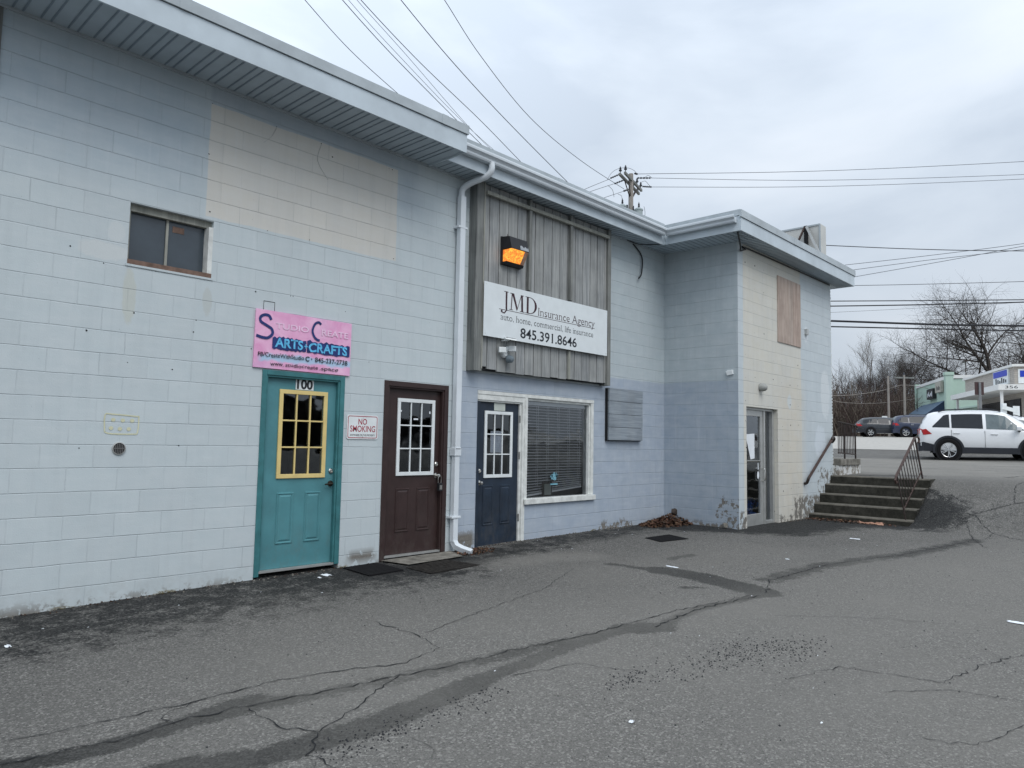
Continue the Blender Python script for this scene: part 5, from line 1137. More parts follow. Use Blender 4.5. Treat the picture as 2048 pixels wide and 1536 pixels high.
    for sg in (-1, 1):
        h = S(xr+.25); mb = MB(); zt = h[3]-.01; y_ = sg*(h[2]+.012)
        mb.prism([(0, 0), (1, 0), (1, 1), (0, 1)], 0, 0) if False else mb.add([(xr-.015, sg*(w_r*.80), zt-.17), (xr-.005, sg*(w_r*.80), zt+.03), (xr+.10, y_*.985, zt-.02), (xr+.12, y_*.985, zt-.20), (xr+.38, y_, zt-.17), (xr+.20, y_, zt+.00)], [(0, 1, 2, 3), (3, 2, 5, 4)]); mb.build('tail_light', M_redl, root, local=True)
        mb = MB(); x = win['mirror']; s5 = S(x); mb.obox((x, sg*(s5[2]+.09), s5[3]+.07), (.07, 0, 0), (0, .09, 0), (0, 0, .065)); mb.build('mirror', paint, root, bevel=.03, local=True)
        mb = MB(); mb.obox((x+.02, sg*(s5[2]+.0), s5[3]+.02), (.035, 0, 0), (0, .07, 0), (0, 0, .04)); mb.build('mirror_foot', M_clad, root, local=True)
        for hx in win['handles']:
            s6 = S(hx); mb = MB(); mb.obox((hx, sg*(s6[2]+.004), s6[3]-.13), (.10, 0, 0), (0, .018, 0), (0, 0, .016)); mb.build('handle', win.get('trim', paint), root, bevel=.008, local=True)
        mb = MB()
        for gx in win['gaps']: s6 = S(gx); mb.box(gx-.004, gx+.004, *sorted((sg*(s6[2]*.99-.01), sg*(s6[2]+.0035))), .46, s6[3]-.03)
        mb.build('door_gap', M_rimd, root, local=True)
        if win.get('rails'):
            xa, xb = win['rails']; pts = []
            for i in range(9): x = xa+(xb-xa)*i/8; h = sect(x); pts.append((x, sg*(h[5][0]*.93), h[6][1]+(.05 if 0 < i < 8 else .005)))
            mb = MB(); mb.tube(pts, .018, 6); mb.build('roof_rail', M_clad, root, local=True)
    return root
def carpaint(n, c, r_=.18): 
    m = simple(n, c, r_, var=.02, bump=0, spec=.5, coat=.5); return m
P_white = carpaint('white_car_paint', (.72, .74, .76)); P_navy = carpaint('navy_car_paint', (.018, .028, .065), .12); P_blk = carpaint('black_car_paint', (.02, .025, .032), .15)
suv = [(-2.10, .50, .66, .92, 1.00, .58), (-2.07, .40, .80, 1.0, 1.12, .62), (-1.97, .36, .88, 1.06, 1.36, .60), (-1.80, .34, .895, 1.07, 1.575, .60), (-1.62, .32, .91, 1.07, 1.63, .61), (-1.3, .30, .92, 1.06, 1.665, .62), (-.6, .28, .92, 1.045, 1.69, .63), (0, .28, .92, 1.03, 1.685, .63),
       (.4, .28, .92, 1.02, 1.64, .62), (.7, .28, .92, 1.01, 1.50, .63), (1.0, .28, .92, 1.0, 1.28, .66), (1.28, .29, .92, .99, 1.08, .74), (1.6, .30, .915, .96, 1.03, .76), (1.95, .33, .89, .88, .96, .74), (2.2, .38, .82, .74, .86, .68), (2.3, .45, .70, .58, .70, .60)]
def up_suv(x): return max(.06, min(.90, .12+(x+1.72)*2.0, .90-(x-.48)*1.45))
W_suv = dict(side=[(-1.70, -1.18, lambda x: .08, up_suv, M_cglass), (-1.12, -.20, lambda x: .06, up_suv, M_cglass), (-.10, 1.03, lambda x: .05, up_suv, M_cglass2)],
             ends=[(.55, 1.22, 'windscreen'), (-2.02, -1.86, 'rear_window')], mirror=.80, handles=(-.98, -.0+.12), gaps=(-.15, -1.13, .98), rails=(-1.5, .35))
pc = at(1896, 898, 25.3); rzc = math.atan2(rt0.y*math.cos(R(12))-(-math.sin(R(12)))*0, 1)
hd = (rt0*math.cos(R(27))-Vector((fw.x, fw.y, 0)).normalized()*math.sin(R(27))).normalized()
rz1 = math.atan2(hd.y, hd.x); wbS = 2.46
cc = Vector((pc.x, pc.y, 0))+rt0*.40+hd*wbS/2+Vector((fw.x, fw.y, 0)).normalized()*.75
c1 = car('parked_suv', 'white compact SUV parked side-on in the upper lot', 'SUV', (cc.x, cc.y, hu(17.2)-.015), rz1, P_white, suv, wbS, .365, W_suv)
c1.scale = (1, 1, 1.05)
p2 = at(1965, 900, 28.5); c2p = Vector((p2.x, p2.y, 0))+hd*wbS/2+Vector((fw.x, fw.y, 0)).normalized()*.6
W2 = dict(W_suv); c2 = car('parked_suv', 'second white SUV mostly hidden beyond the white compact SUV', 'SUV', (c2p.x, c2p.y, hu(19)-.06), rz1, P_white, suv, wbS, .365, W2)
navy_st = [(a*1.06, b, c*1.03, d*1.0, e_*.99, f_) for a, b, c, d, e_, f_ in suv]
W_n = dict(W_suv); W_n['side'] = [(-1.9, -1.22, lambda x: .08, lambda x: min(.88, .30+(x+1.98)*1.6), M_cglass), (-1.15, -.1, lambda x: .06, lambda x: .9, M_cglass), (0.0, 1.05, lambda x: .05, lambda x: min(.9, .9-(x-.5)*1.4), M_cglass)]
W_n['ends'] = [(.55, 1.26, 'windscreen'), (-2.13, -1.96, 'rear_window')]; W_n['clad'] = P_navy; W_n['trim'] = M_rim
hn = (rt0*math.cos(R(24))+Vector((fw.x, fw.y, 0)).normalized()*math.sin(R(24))*.0-Vector((fw.x, fw.y, 0)).normalized()*math.sin(R(14))).normalized()
pn = at(1806, 865, 55.0); c3p = Vector((pn.x, pn.y, 0))+hn*1.4
c3 = car('parked_suv', 'dark navy blue SUV parked on the far road beside the mint building', 'SUV', (c3p.x, c3p.y, hu(c3p.x)-.02), math.atan2(hn.y, hn.x), P_navy, navy_st, 2.85, .39, W_n)
sed = [(-2.35, .45, .74, .85, .92, .6), (-2.25, .35, .86, .95, 1.0, .62), (-2.1, .33, .9, .98, 1.18, .58), (-1.8, .3, .92, .98, 1.40, .57), (-1.2, .28, .93, .97, 1.47, .60), (-.3, .26, .93, .95, 1.48, .6), (.4, .26, .93, .94, 1.42, .6), (.9, .26, .93, .93, 1.18, .64), (1.2, .27, .92, .92, 1.0, .72), (1.8, .3, .9, .85, .93, .72), (2.3, .36, .8, .65, .78, .62)]
W_s = dict(side=[(-1.9, -.9, lambda x: .08, lambda x: .86, M_cglass), (-.85, -.1, lambda x: .06, lambda x: .9, M_cglass), (0, .85, lambda x: .05, lambda x: min(.9, .9-(x-.4)*1.6), M_cglass)], ends=[(.45, 1.1, 'windscreen'), (-2.2, -1.9, 'rear_window')], mirror=.65, handles=(-.7, .1), gaps=(-.05, -.9), glass=M_cglass)
pb = at(1776, 868, 56); c4 = car('parked_car', 'low black wagon parked behind the navy SUV', 'car', (pb.x, pb.y, hu(pb.x)+.02), math.atan2(hn.y, hn.x), P_blk, sed, 2.8, .34, W_s)

# ------------------------------------------------------------------ shops beyond
M_mint = simple('mint_stucco', (.42, .555, .48), .8, var=.05, scale=1.2, bump=.2); M_mintd = simple('mint_stucco_side', (.36, .485, .45), .8, var=.06, scale=1.2, bump=.2)
M_cap = simple('white_coping', (.72, .73, .72), .6, var=.06); M_awn = simple('navy_awning', (.018, .035, .07), .75, var=.15, bump=.1); M_awn2 = simple('blue_awning_top', (.07, .12, .18), .7, var=.15)
K0 = at(1896, 835, 60); fh = Vector((fw.x, fw.y, 0)).normalized()
ax = (rt0*3.3+fh*10.5).normalized()
MBd = thing('shop_building', (K0.x, K0.y, 1.2), 'mint green flat roofed shop building with a navy awning', 'building', math.atan2(ax.y, ax.x))
# local x = along the awning front going away, local -y = to the viewer's right side, z up from 1.2
zt = 5.05
mb = MB(); mb.box(0, 11, -16, 0, -2, zt-.30); mb.build('wall', M_mint, MBd, local=True)
mb = MB(); mb.box(-.04, 11.1, -.05, .08, zt-.30, zt-.05); mb.box(-.08, .15, -16, -.05, zt-.25, zt+.02); mb.build('coping', M_cap, MBd, local=True)
mb = MB(); mb.box(-.12, .45, -.45, .12, -2, zt+.02); mb.box(-.18, .5, -.5, .17, zt+.02, zt+.28); mb.build('pilaster', M_mint, MBd, local=True); mb = MB(); mb.box(10.7, 11.1, -.3, .12, -2, zt+.1); mb.build('pilaster', M_mint, MBd, local=True)
mb = MB(); mb.add([(-.09, -5.0, 2.9), (-.09, -.5, 2.2), (-.09, -.5, 2.35), (-.09, -5.0, 3.05), (-.0, -5.0, 2.9), (-.0, -.5, 2.2), (0, -.5, 2.35), (0, -5.0, 3.05)], [(0, 1, 2, 3), (3, 2, 6, 7), (0, 1, 5, 4)]); mb.build('string_course', M_mintd, MBd, local=True)
mb = MB(); mb.box(1.0, 8.4, .002, .05, -.9, 2.9); mb.build('shop_opening', M_black, MBd, local=True)
mb = MB(); mb.add([(.6, .06, 3.0), (8.8, .06, 3.0), (10.6, 2.6, .9), (1.2, 2.6, .9)], [(0, 1, 2, 3)]); mb.cur = 1; mb.add([(.6, .06, 3.0), (1.2, 2.6, .9), (.6, .06, .9)], [(0, 1, 2)]); mb.add([(8.8, .06, 3.0), (10.6, 2.6, .9), (8.8, .06, .9)], [(0, 1, 2)]); mb.add([(1.2, 2.62, .9), (10.6, 2.62, .9), (10.6, 2.64, .5), (1.2, 2.64, .5)], [(0, 1, 2, 3)])
mb.build('awning', [M_awn2, M_awn], MBd, local=True)
mb = MB(); mb.box(3.4, 5.6, .05, .30, 3.35, 4.25); mb.cur = 1; [mb.box(3.7+i*.34, 3.93+i*.34, .301, .305, 3.55+.1*(i%2), 4.0-.12*(i%3)) for i in range(5)]; mb.build('shop_sign', [M_black, M_paper], MBd, local=True)
mb = MB(); mb.box(.9, 2.7, .05, .28, 3.75, 4.65); mb.cur = 1; [mb.box(1.15+i*.3, 1.33+i*.3, .281, .285, 3.95, 4.2+.1*(i%2)) for i in range(4)]; mb.build('shop_sign', [simple('aged_sign', (.42, .41, .36), .6), M_clad], MBd, local=True)
mb = MB(); mb.tube([(4.2, -2.5, zt-.3), (4.2, -2.5, zt+1.6)], .05, 6); mb.box(4.0, 5.0, -2.6, -2.4, zt+1.55, zt+1.68); mb.lathe((4.2, -2.5, zt-.3), (0, 0, 1), [(.35, 0), (.35, .4), (.55, .45), (0, .6)], 12); mb.build('roof_vent', M_iron, MBd, local=True)
# brick shop with canopy, number 356
K1 = at(1999, 835, 45); ax2 = (rt0*3.1+fh*10).normalized()
SB = thing('shop_building', (K1.x, K1.y, .6), 'pale grey brick shop with a white wraparound canopy numbered 356', 'building', math.atan2(ax2.y, ax2.x))
M_gb = T('pale_brick'); b_ = M_gb.t.nodes.new('ShaderNodeTexBrick'); b_.inputs['Scale'].default_value = 1; b_.inputs['Brick Width'].default_value = .4; b_.inputs['Row Height'].default_value = .12; b_.inputs['Mortar Size'].default_value = .01
b_.inputs['Color1'].default_value = (.36, .33, .30, 1); b_.inputs['Color2'].default_value = (.42, .39, .35, 1); b_.inputs['Mortar'].default_value = (.26, .25, .23, 1)
x_, y_, z_ = M_gb.xyz(); M_gb.put(b_.inputs['Vector'], M_gb.comb(M_gb.math('ADD', x_, y_), z_)); M_gb = M_gb.fin(b_.outputs[0], .8)
mb = MB(); mb.box(1.8, 11.5, -14, -2.0, -1.5, 4.35); mb.build('wall', M_gb, SB, local=True)
mb = MB(); mb.add([(0.4, -14, 3.65), (0.4, -1.0, 3.65), (10.6, -1.0, 3.65), (10.6, -14, 3.65), (0.4, -14, 4.75), (0.4, -1.0, 4.75), (10.6, -1.0, 4.75), (10.6, -14, 4.75)], [(0, 1, 5, 4), (1, 2, 6, 5), (4, 5, 6, 7)]); mb.build('parapet', M_gb, SB, local=True)
mb = MB(); mb.box(.25, 10.7, -14, -.85, 4.75, 4.90); mb.build('coping', M_cap, SB, local=True)
mb = MB(); mb.box(0, 10.6, -14, 0, 3.27, 3.62); mb.build('canopy', M_cap, SB, local=True)
mb = MB(); mb.box(1.75, 1.78, -10, -2.4, .3, 2.9); mb.box(2.5, 10.2, -1.985, -1.95, .3, 2.9); mb.build('shop_window', M_cglass, SB, local=True)
for x, y in ((.3, -.25), (4.5, -.25), (9.8, -.25), (.3, -4.2)): mb = MB(); mb.box(x-.07, x+.07, y-.07, y+.07, -1.2, 3.27); mb.build('column', M_cap, SB, local=True)
fr356 = lambda X, Z: (-.004, X, Z)
mb = MB(); text(mb, '356', -.35, -1.05, 3.36, 3.53, 0, .0, frame=fr356); mb.build('number', M_ink, SB, local=True)
mb = MB(); mb.box(1.2, 4.0, -1.0, -.9, 3.75, 4.72); mb.cur = 1; mb.box(1.35, 3.85, -.899, -.87, 4.28, 4.66); mb.cur = 2; [mb.box(1.5+i*.36, 1.72+i*.36, -.899, -.893, 3.86, 4.05+.08*(i%3)) for i in range(6)]; mb.build('shop_sign', [M_white, simple('sign_blue', (.02, .05, .45), .4), M_ink], SB, local=True)
mb = MB(); mb.box(.38, .395, -2.3, -1.2, 3.7, 4.6); mb.cur = 1; mb.box(.365, .379, -2.2, -1.3, 4.1, 4.5); mb.build('shop_sign', [M_white, bpy.data.materials['sign_blue']], SB, local=True)

# ------------------------------------------------------------------ posts, signs and poles
def pole_sign(px, ytop, ybot, D, build, label, name='street_sign', cat='sign'):
    top = at(px, ytop, D); o = thing(name, (top.x, top.y, hu(top.x)), label, cat, math.atan2(-rt0.y*-1, rt0.x)); o.rotation_euler = (0, 0, math.atan2(rt0.y, rt0.x))
    build(o, top.z-hu(top.x)); return o
def b_brown(o, h):
    mb = MB(); mb.box(-.05, .05, -.05, .0, 0, h-.0); mb.build('post', simple('grey_square_post', (.20, .21, .22), .5, metal=.3), o, local=True); mb = MB(); mb.box(-.21, .21, .002, .025, h-.58, h+.02); mb.build('panel', simple('brown_sign_back', (.06, .035, .035), .6), o, local=True)
pole_sign(1958.5, 765, 820, 34, b_brown, 'dark brown rectangular sign back on a grey square post in front of the canopy')
def b_stop(o, h):
    mb = MB(); mb.prism([(.38*math.cos(math.pi/8+i*math.pi/4), h-.38+.38*math.sin(math.pi/8+i*math.pi/4)) for i in range(8)], 0, .01); mb.build('panel', simple('sign_back_metal', (.30, .31, .31), .5, metal=.3), o, local=True); mb = MB(); mb.box(-.03, .03, -.04, -.002, -.5, h); mb.build('post', M_iron, o, local=True)
pole_sign(1727, 836, 870, 62, b_stop, 'back of an octagonal stop sign at the edge of the woods', 'stop_sign')
def b_no(o, h):
    mb = MB(); mb.box(-.22, .22, -.02, .0, h-.9, h); mb.build('panel', M_white, o, local=True); mb = MB(); mb.box(-.12, .12, -.028, -.0205, h-.3, h-.22); mb.box(-.03, .03, -.028, -.0205, h-.65, h-.3); mb.build('print', M_ink, o, local=True); mb = MB(); mb.box(-.03, .03, .002, .05, -.5, h-.9); mb.build('post', M_iron, o, local=True)
pole_sign(1769, 832, 870, 60, b_no, 'small white rectangular sign on a post above the black wagon')
o = thing('sidewalk_display', tuple(at(2008, 822, 40)), 'white post and tilted white board in front of the brick shop', 'display', math.atan2(rt0.y, rt0.x))
mb = MB(); mb.box(-.13, .10, -.1, .1, -1.5, .42); mb.build('post', M_white, o, local=True, bevel=.02); mb = MB(); mb.obox((.22, -.15, .1), (.42, 0, -.10), (0, .03, 0), (.02, 0, .10)); mb.build('panel', M_white, o, local=True)
o = thing('sidewalk_display', tuple(at(2032, 822, 41)), 'white square board standing in front of the brick shop window', 'display', math.atan2(rt0.y, rt0.x)); mb = MB(); mb.box(-.16, .2, -.02, .02, -1.5, .28); mb.build('panel', M_white, o, local=True)
M_polew = wood('pole_wood', (.20, .18, .165), (.40, .37, .34)); M_ins = simple('insulator', (.035, .04, .05), .4, bump=0); M_tx = simple('transformer_grey', (.34, .40, .41), .5, var=.08)
UP = thing('utility_pole', (17.95, 12.77, -1), 'wooden utility pole with two crossarms and two transformers above the roof', 'utility pole')
top_ = at(1262, 348, 36); px, py = top_.x, top_.y
mb = MB(); mb.tube([(px, py, -2), (px, py, top_.z)], [.19, .115], 12); mb.build('pole', M_polew, UP)
def arm_(a, b):
    mb = MB(); mb.bar(a, b, .10, .12); mb.build('crossarm', M_batten, UP); return a, b
A0, A1 = at(1239, 348, 35.0), at(1278, 382, 37.6); B0, B1 = at(1249.6, 345.4, 35.0), at(1283, 375.7, 37.3)
for A, Bq in ((A0, A1), (B0, B1)):
    A = Vector(A); Bq = Vector(Bq); Bq.z = A.z-.05; arm_(A, Bq)
    for k in (.04, .72, .95):
        c = A.lerp(Bq, k); mb = MB(); mb.lathe(c+Vector((0, 0, .05)), (0, 0, 1), [(.02, 0), (.02, .12), (.075, .14), (.075, .19), (.04, .22), (.055, .26), (.02, .36), (0, .37)], 10); mb.build('insulator', M_ins, UP)
    mb = MB(); mb.bar(A.lerp(Bq, .22), (px, py, top_.z-1.35), .03, .05); mb.bar(A.lerp(Bq, .8), (px, py, top_.z-1.35), .03, .05); mb.build('brace', M_iron, UP)
for (x, y, D) in ((1244, 425, 35.6), (1277, 432, 35.6)):
    c = at(x, y, D); mb = MB(); mb.lathe(c+Vector((0, 0, -.9)), (0, 0, 1), [(0, 0), (.19, 0), (.20, .1), (.20, 1.15), (.225, 1.16), (.225, 1.22), (.15, 1.28), (0, 1.30)], 18); mb.build('transformer', M_tx, UP, smooth=True)
    mb = MB(); mb.lathe(c+Vector((.03, 0, .38)), (0, 0, 1), [(.04, 0), (.06, .05), (.035, .08), (.06, .13), (.035, .16), (.05, .21), (.015, .3), (0, .36)], 10); mb.build('bushing', M_ins, UP)
c = at(1254, 410, 35.9); mb = MB(); mb.tube([c, c-Vector((0, 0, 1.0))], .05, 6); c = at(1267, 412, 35.7); mb.tube([c, c-Vector((0, 0, 1.4))], .03, 6); mb.build('conduit', M_clad, UP)
M_wire = simple('wire', (.05, .055, .065), .6, bump=0); M_cable = simple('black_cable', (.012, .013, .017), .6, bump=0)
def wire(pts, r_, label, mat=M_wire, name='overhead_wire', grp='overhead wires', root=None, k=8):
    P = spline([at(*q) for q in pts], k); mb = MB(); mb.tube(P, r_, 5)
    if root is not None: return mb.build(name, mat, root)
    return tag(mb.build(name, mat), label, 'wire', grp)
jr = .012
for pts in ([(1215, 359, 33), (1224, 345, 34.4), (1238, 337, 35), (1256, 336, 35), (1268, 341, 35.6), (1274, 348, 36)], [(1288, 356, 36.3), (1296, 351, 36.3), (1304, 356, 36.4)], [(1280, 366, 36.3), (1290, 362, 36.3), (1297, 369, 36.4), (1302, 374, 36.4)],
            [(1216, 371, 33), (1225, 380, 34), (1228, 394, 35)], [(1236, 388, 35), (1243, 392, 35), (1244, 400, 35.5)], [(1288, 413, 35.6), (1290, 425, 35.6), (1289, 440, 35.6)]): wire(pts, jr*.8, None, M_wire, 'jumper', None, UP)
for (a, b) in (((1222, 356), (1238, 349)), ((1230, 367), (1248, 360)), ((1248, 382), (1256, 379)), ((1270, 347), (1274, 348)), ((1276, 356), (1300, 356)), ((1286, 373), (1302, 374))):
    A = at(*a, 35); Bq = at(*b, 35.3); mb = MB(); mb.tube([A.lerp(Bq, i/8) for i in range(9)], [.02 if i % 2 else .05 for i in range(9)], 6); mb.build('insulator', M_ins, UP)
wl = [
 ([(560, -60, 22), (610, 0, 23), (700, 100, 25), (800, 191, 28), (900, 275, 31)], .012, 'leftmost thin overhead wire crossing the sky above the roof'),
 ([(640, -55, 22), (685, 0, 23), (780, 105, 25), (908, 235, 29), (1010, 335, 33)], .013, 'second overhead wire from the left, first of a close bundle of four'),
 ([(650, -60, 22), (697, 0, 23), (790, 103, 25), (930, 248, 29), (1040, 345, 33)], .008, 'faint thin wire in the middle of the close bundle of four'),
 ([(668, -60, 22), (714, 0, 23), (810, 107, 25), (951, 268, 30), (1040, 350, 33)], .008, 'second faint thin wire inside the close bundle of four'),
 ([(675, -60, 22), (722, 0, 23), (840, 125, 26), (960, 240, 29), (1044, 326, 32), (1100, 380, 33)], .013, 'rightmost wire of the close bundle of four over the roof'),
 ([(755, -60, 22), (802, 0, 23), (900, 118, 25), (1010, 238, 28), (1137, 366, 32), (1190, 415, 33)], .014, 'single overhead wire reaching the gutter line right of the bundle'),
 ([(845, -60, 22), (889, 0, 23), (960, 110, 25), (1060, 235, 28), (1160, 320, 32), (1248, 378, 35.5)], .012, 'rightmost sloping wire ending at the utility pole'),
 ([(1222, 357, 34.9), (1180, 374, 33), (1140, 392, 31)], .011, 'upper short wire from the pole down to the roof line'), ([(1230, 367, 34.9), (1190, 380, 33), (1140, 398, 31)], .011, 'middle short wire from the pole down to the roof line'), ([(1249, 382, 34.9), (1210, 395, 33), (1160, 413, 31)], .011, 'lower short wire from the pole down to the roof line'),
 ([(1274, 348, 36), (1640, 342, 37), (2048, 323, 38), (2400, 300, 39)], .013, 'highest wire running right from the pole top'), ([(1300, 356, 36.4), (1640, 360.5, 37), (2048, 349, 38), (2400, 330, 39)], .012, 'second wire running right from the pole'), ([(1302, 374, 36.4), (1640, 373, 37), (2048, 358, 38), (2400, 336, 39)], .012, 'third wire running right from the pole'),
 ([(1640, 490, 30), (1800, 497, 30), (1950, 501, 30), (2100, 502, 30)], .018, 'twisted dark service cable leaving behind the roof sign'), ([(1690, 530, 30), (1850, 512, 29), (2048, 487, 28), (2200, 462, 27)], .010, 'upper of three thin wires crossing right of the roof end'),
 ([(1690, 542, 30), (1850, 521, 29), (2010, 503, 28), (2200, 482, 27)], .010, 'middle of three thin wires crossing right of the roof end'), ([(1690, 557, 30), (1900, 520, 29), (2048, 492, 28), (2200, 465, 27)], .010, 'lowest of three thin wires crossing right of the roof end'),
 ([(1640, 572, 30), (1820, 569, 30), (2048, 563, 30), (2200, 558, 30)], .012, 'single thin wire below the roof corner at right')]
for pts, r_, lb in wl: wire(pts, r_, lb)
for pts, r_, lb in [([(1600, 602.5, 26), (1860, 601, 26), (2200, 598, 26)], .018, 'upper of the two middle black cables at right'), ([(1600, 613, 26), (1860, 609, 26), (2200, 600, 26)], .022, 'lower of the two middle black cables at right'), ([(1600, 628, 26), (1860, 615, 26), (2200, 596, 26)], .005, 'faint hairline wire under the middle cables'),
                    ([(1560, 638, 26), (1700, 643, 26), (1920, 650, 26), (2200, 653, 26)], .038, 'thickest lowest black cable crossing in front of the oak'), ([(1560, 651, 26), (1700, 654, 26), (1920, 659, 26), (2200, 664, 26)], .025, 'lowest black cable just below the thickest one')]:
    wire(pts, r_, lb, M_cable, 'overhead_cable', 'black cables crossing at right')
def spole(x, yt, D, h0, label, arm=False):
    t_ = at(x, yt, D); o = thing('utility_pole', (t_.x, t_.y, hu(t_.x)), label, 'utility pole'); mb = MB(); mb.tube([(t_.x, t_.y, hu(t_.x)-.5), tuple(t_)], [.115, .09], 8); mb.build('pole', M_polew, o)
    if arm: mb = MB(); mb.bar(t_+rt0*-.9+Vector((0, 0, -.25)), t_+rt0*.9+Vector((0, 0, -.25)), .14, .14); mb.build('crossarm', M_batten, o); mb = MB(); mb.lathe(t_, (0, 0, 1), [(.1, 0), (.05, .2), (0, .25)], 8); mb.build('insulator', M_ins, o)
spole(1776, 752, 66, 0, 'plain weathered pole at left of a pair by the woods'); spole(1808, 750, 66, 0, 'weathered pole with a crossarm, right of a pair by the woods', True)
wire([(1640, 792, 64), (1700, 790, 64), (1760, 782, 66), (1808, 770, 66), (1860, 778, 66)], .02, 'pale wire strung to the far pole pair across the woods', M_polew); wire([(1640, 788, 60), (1680, 804, 62), (1760, 806, 66), (1840, 796, 66)], .016, 'lower sagging pale wire across the woods', M_polew)
o = thing('street_lamp', (0, 0, 0), 'x', 'lamp'); bpy.data.objects.remove(o)

# ------------------------------------------------------------------ bare trees
def treemesh(seed, H, r0, lv, spread=.6, first=.25, upb=.25, nch=(4, 6), droop=0., ratio=.62, kr=.5):
    rn = random.Random(seed); tr = MB(); cr = MB()
    def grow(p, d, L, r_, l):
        n = 4 if l < 3 else 3; pts = [p]; rs = [r_]; dd = d.copy()
        for i in range(n):
            dd = (dd+Vector((rn.gauss(0, .13), rn.gauss(0, .13), rn.gauss(0, .08)+upb*.10-droop*l*.02))).normalized(); pts.append(pts[-1]+dd*L/n); rs.append(r_*(1-.55*(i+1)/n) if l < lv else r_*(1-.7*(i+1)/n))
        (tr if l == 0 else cr).tube(pts, rs, 8 if l == 0 else (5 if l < 3 else 3), cap=False)
        if l >= lv: return
        k = rn.randint(*nch)
        for c in range(k):
            f_ = first+(1-first)*(c+rn.random()*.8)/k if l == 0 else .2+.8*(c+rn.random())/k
            f_ = min(f_, .99); i = int(f_*n); q = pts[i].lerp(pts[i+1], f_*n-i); rr_ = rs[i]
            a = rn.uniform(0, 6.283); o1 = dd.orthogonal().normalized(); o2 = dd.cross(o1); sdir = (o1*math.cos(a)+o2*math.sin(a)); s_ = spread*rn.uniform(.7, 1.35)
            nd = (dd*(1-s_*.45)+sdir*s_+Vector((0, 0, upb*.6))).normalized(); grow(q, nd, L*ratio*rn.uniform(.75, 1.2), max(rr_*kr, .004), l+1)
        grow(pts[-1], dd, L*ratio*.8, rs[-1], l+1)
    grow(Vector((0, 0, -.3)), Vector((rn.uniform(-.04, .04), rn.uniform(-.04, .04), 1)), H, r0, 0)
    return tr, cr
M_bark = simple('grey_brown_bark', (.045, .038, .034), .95, var=.35, scale=4, bump=.3); M_bark2 = simple('pale_bark', (.13, .115, .10), .95, var=.35, scale=4); M_bark3 = simple('dark_twigs', (.030, .024, .024), .95, var=.3)
def tree(label, x, D, HT, m, seed, **k):
    p = at(x, 870, D); z = hu(p.x)-.2; o = thing('bare_tree', (p.x, p.y, z), label, 'tree', random.uniform(0, 6))
    tr, cr = treemesh(seed, **k); tr.build('trunk', m, o, local=True); cr.build('crown', m, o, local=True)
    zs_ = max(v[2] for v in cr.v); s_ = HT/zs_; o.scale = (s_, s_, s_); return o
def K(H, r0, lv, spread, first, upb, nch, ratio, kr=.5): return dict(H=H, r0=r0, lv=lv, spread=spread, first=first, upb=upb, nch=nch, ratio=ratio, kr=kr)
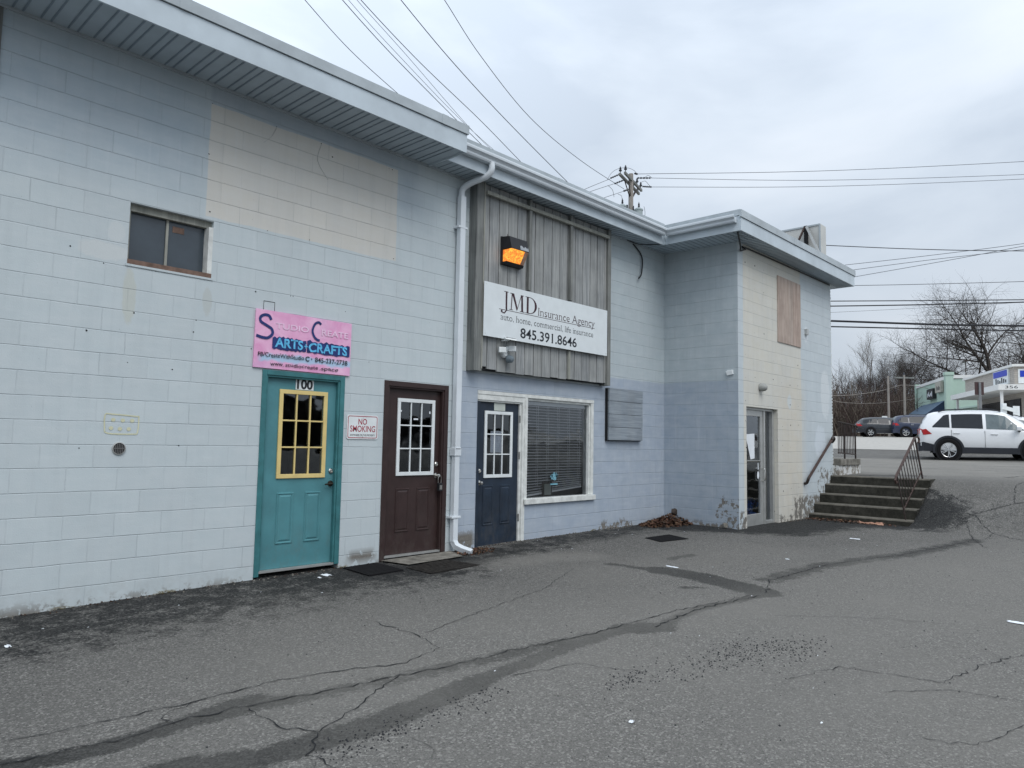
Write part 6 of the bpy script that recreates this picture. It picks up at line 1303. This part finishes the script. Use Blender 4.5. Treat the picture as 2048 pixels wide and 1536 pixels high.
TREES = [('large spreading bare oak rising behind the mint building', 1987, 82, 20.0, M_bark, 12, K(6.5, .42, 5, .95, .66, .20, (5, 5), .74, .62)),
 ('tall pale bare tree rising alone above the woods', 1737, 100, 15.5, M_bark2, 21, K(8, .15, 4, .5, .25, .5, (5, 6), .55)),
 ('dark bare tree close beside the building edge', 1690, 88, 9.8, M_bark3, 23, K(6, .12, 4, .6, .2, .3, (4, 5), .56)),
 ('bare grey tree above the left one of the pole pair', 1779, 100, 13.2, M_bark, 31, K(6.5, .13, 4, .6, .2, .4, (7, 8), .58)),
 ('bare tree directly behind the pole with a crossarm', 1812, 98, 13.4, M_bark, 37, K(6.5, .14, 4, .6, .2, .45, (7, 8), .58)),
 ('bare tree over the left end of the mint building', 1848, 96, 13.0, M_bark, 41, K(6.5, .13, 4, .6, .2, .45, (7, 8), .58)),
 ('dark bare tree over the middle of the mint building', 1884, 90, 10.6, M_bark3, 43, K(6, .18, 4, .75, .2, .25, (6, 7), .62)),
 ('slim dark bare tree just left of the oak', 1922, 92, 11.0, M_bark3, 47, K(7, .12, 4, .5, .2, .4, (4, 5), .55)),
 ('low bare tree beneath the tall pale tree', 1712, 92, 9.0, M_bark3, 53, K(5, .12, 4, .65, .15, .3, (7, 8), .6)),
 ('bushy bare tree between the pale tree and the pole pair', 1755, 86, 8.8, M_bark3, 59, K(5, .12, 4, .65, .15, .3, (7, 8), .6)),
 ('bare tree whose crown fills the gap right of the pole pair', 1826, 86, 9.6, M_bark, 61, K(5.2, .12, 4, .65, .15, .3, (7, 8), .6)),
 ('second large bare tree at the right edge behind the oak', 2120, 96, 17.5, M_bark3, 67, K(6, .25, 4, .9, .5, .2, (5, 6), .72, .5))]
for a in TREES:
    o_ = tree(a[0], a[1], a[2], a[3], a[4], a[5], **a[6]); o_['group'] = 'bare trees behind the shops'
mb = MB(); rn = random.Random(5)
for i in range(3000):
    x = rn.uniform(1600, 1990); D = rn.uniform(68, 112) if x < 1850 else rn.uniform(84, 112); p = at(x, 870, D); z = hu(p.x)-.3; Hh = rn.uniform(2.2, 6.4)*(1 if rn.random() < .85 else 1.3)
    d = Vector((rn.gauss(0, .22), rn.gauss(0, .22), 1)); p0 = Vector((p.x, p.y, z)); mb.cur = rn.randrange(3)
    pts = [p0, p0+d*Hh*.5+Vector((rn.gauss(0, .2), rn.gauss(0, .2), 0)), p0+d*Hh+Vector((rn.gauss(0, .6), rn.gauss(0, .6), 0))]; mb.tube(pts, [.05*rn.uniform(.4, 1.3), .03, .008], 3, cap=False)
    for k in range(5):
        q = pts[0].lerp(pts[2], rn.uniform(.25, .95)); mb.tube([q, q+Vector((rn.gauss(0, .7), rn.gauss(0, .7), rn.uniform(.2, 1.2)))], [.018, .006], 3, cap=False)
tag(mb.build('brush_thicket', [simple('reddish_brush', (.055, .036, .034), .95), simple('brown_brush', (.045, .034, .028), .95), simple('tan_brush', (.12, .10, .08), .95)]), 'dense reddish brown leafless brush along the far roadside', 'brush', kind='stuff')
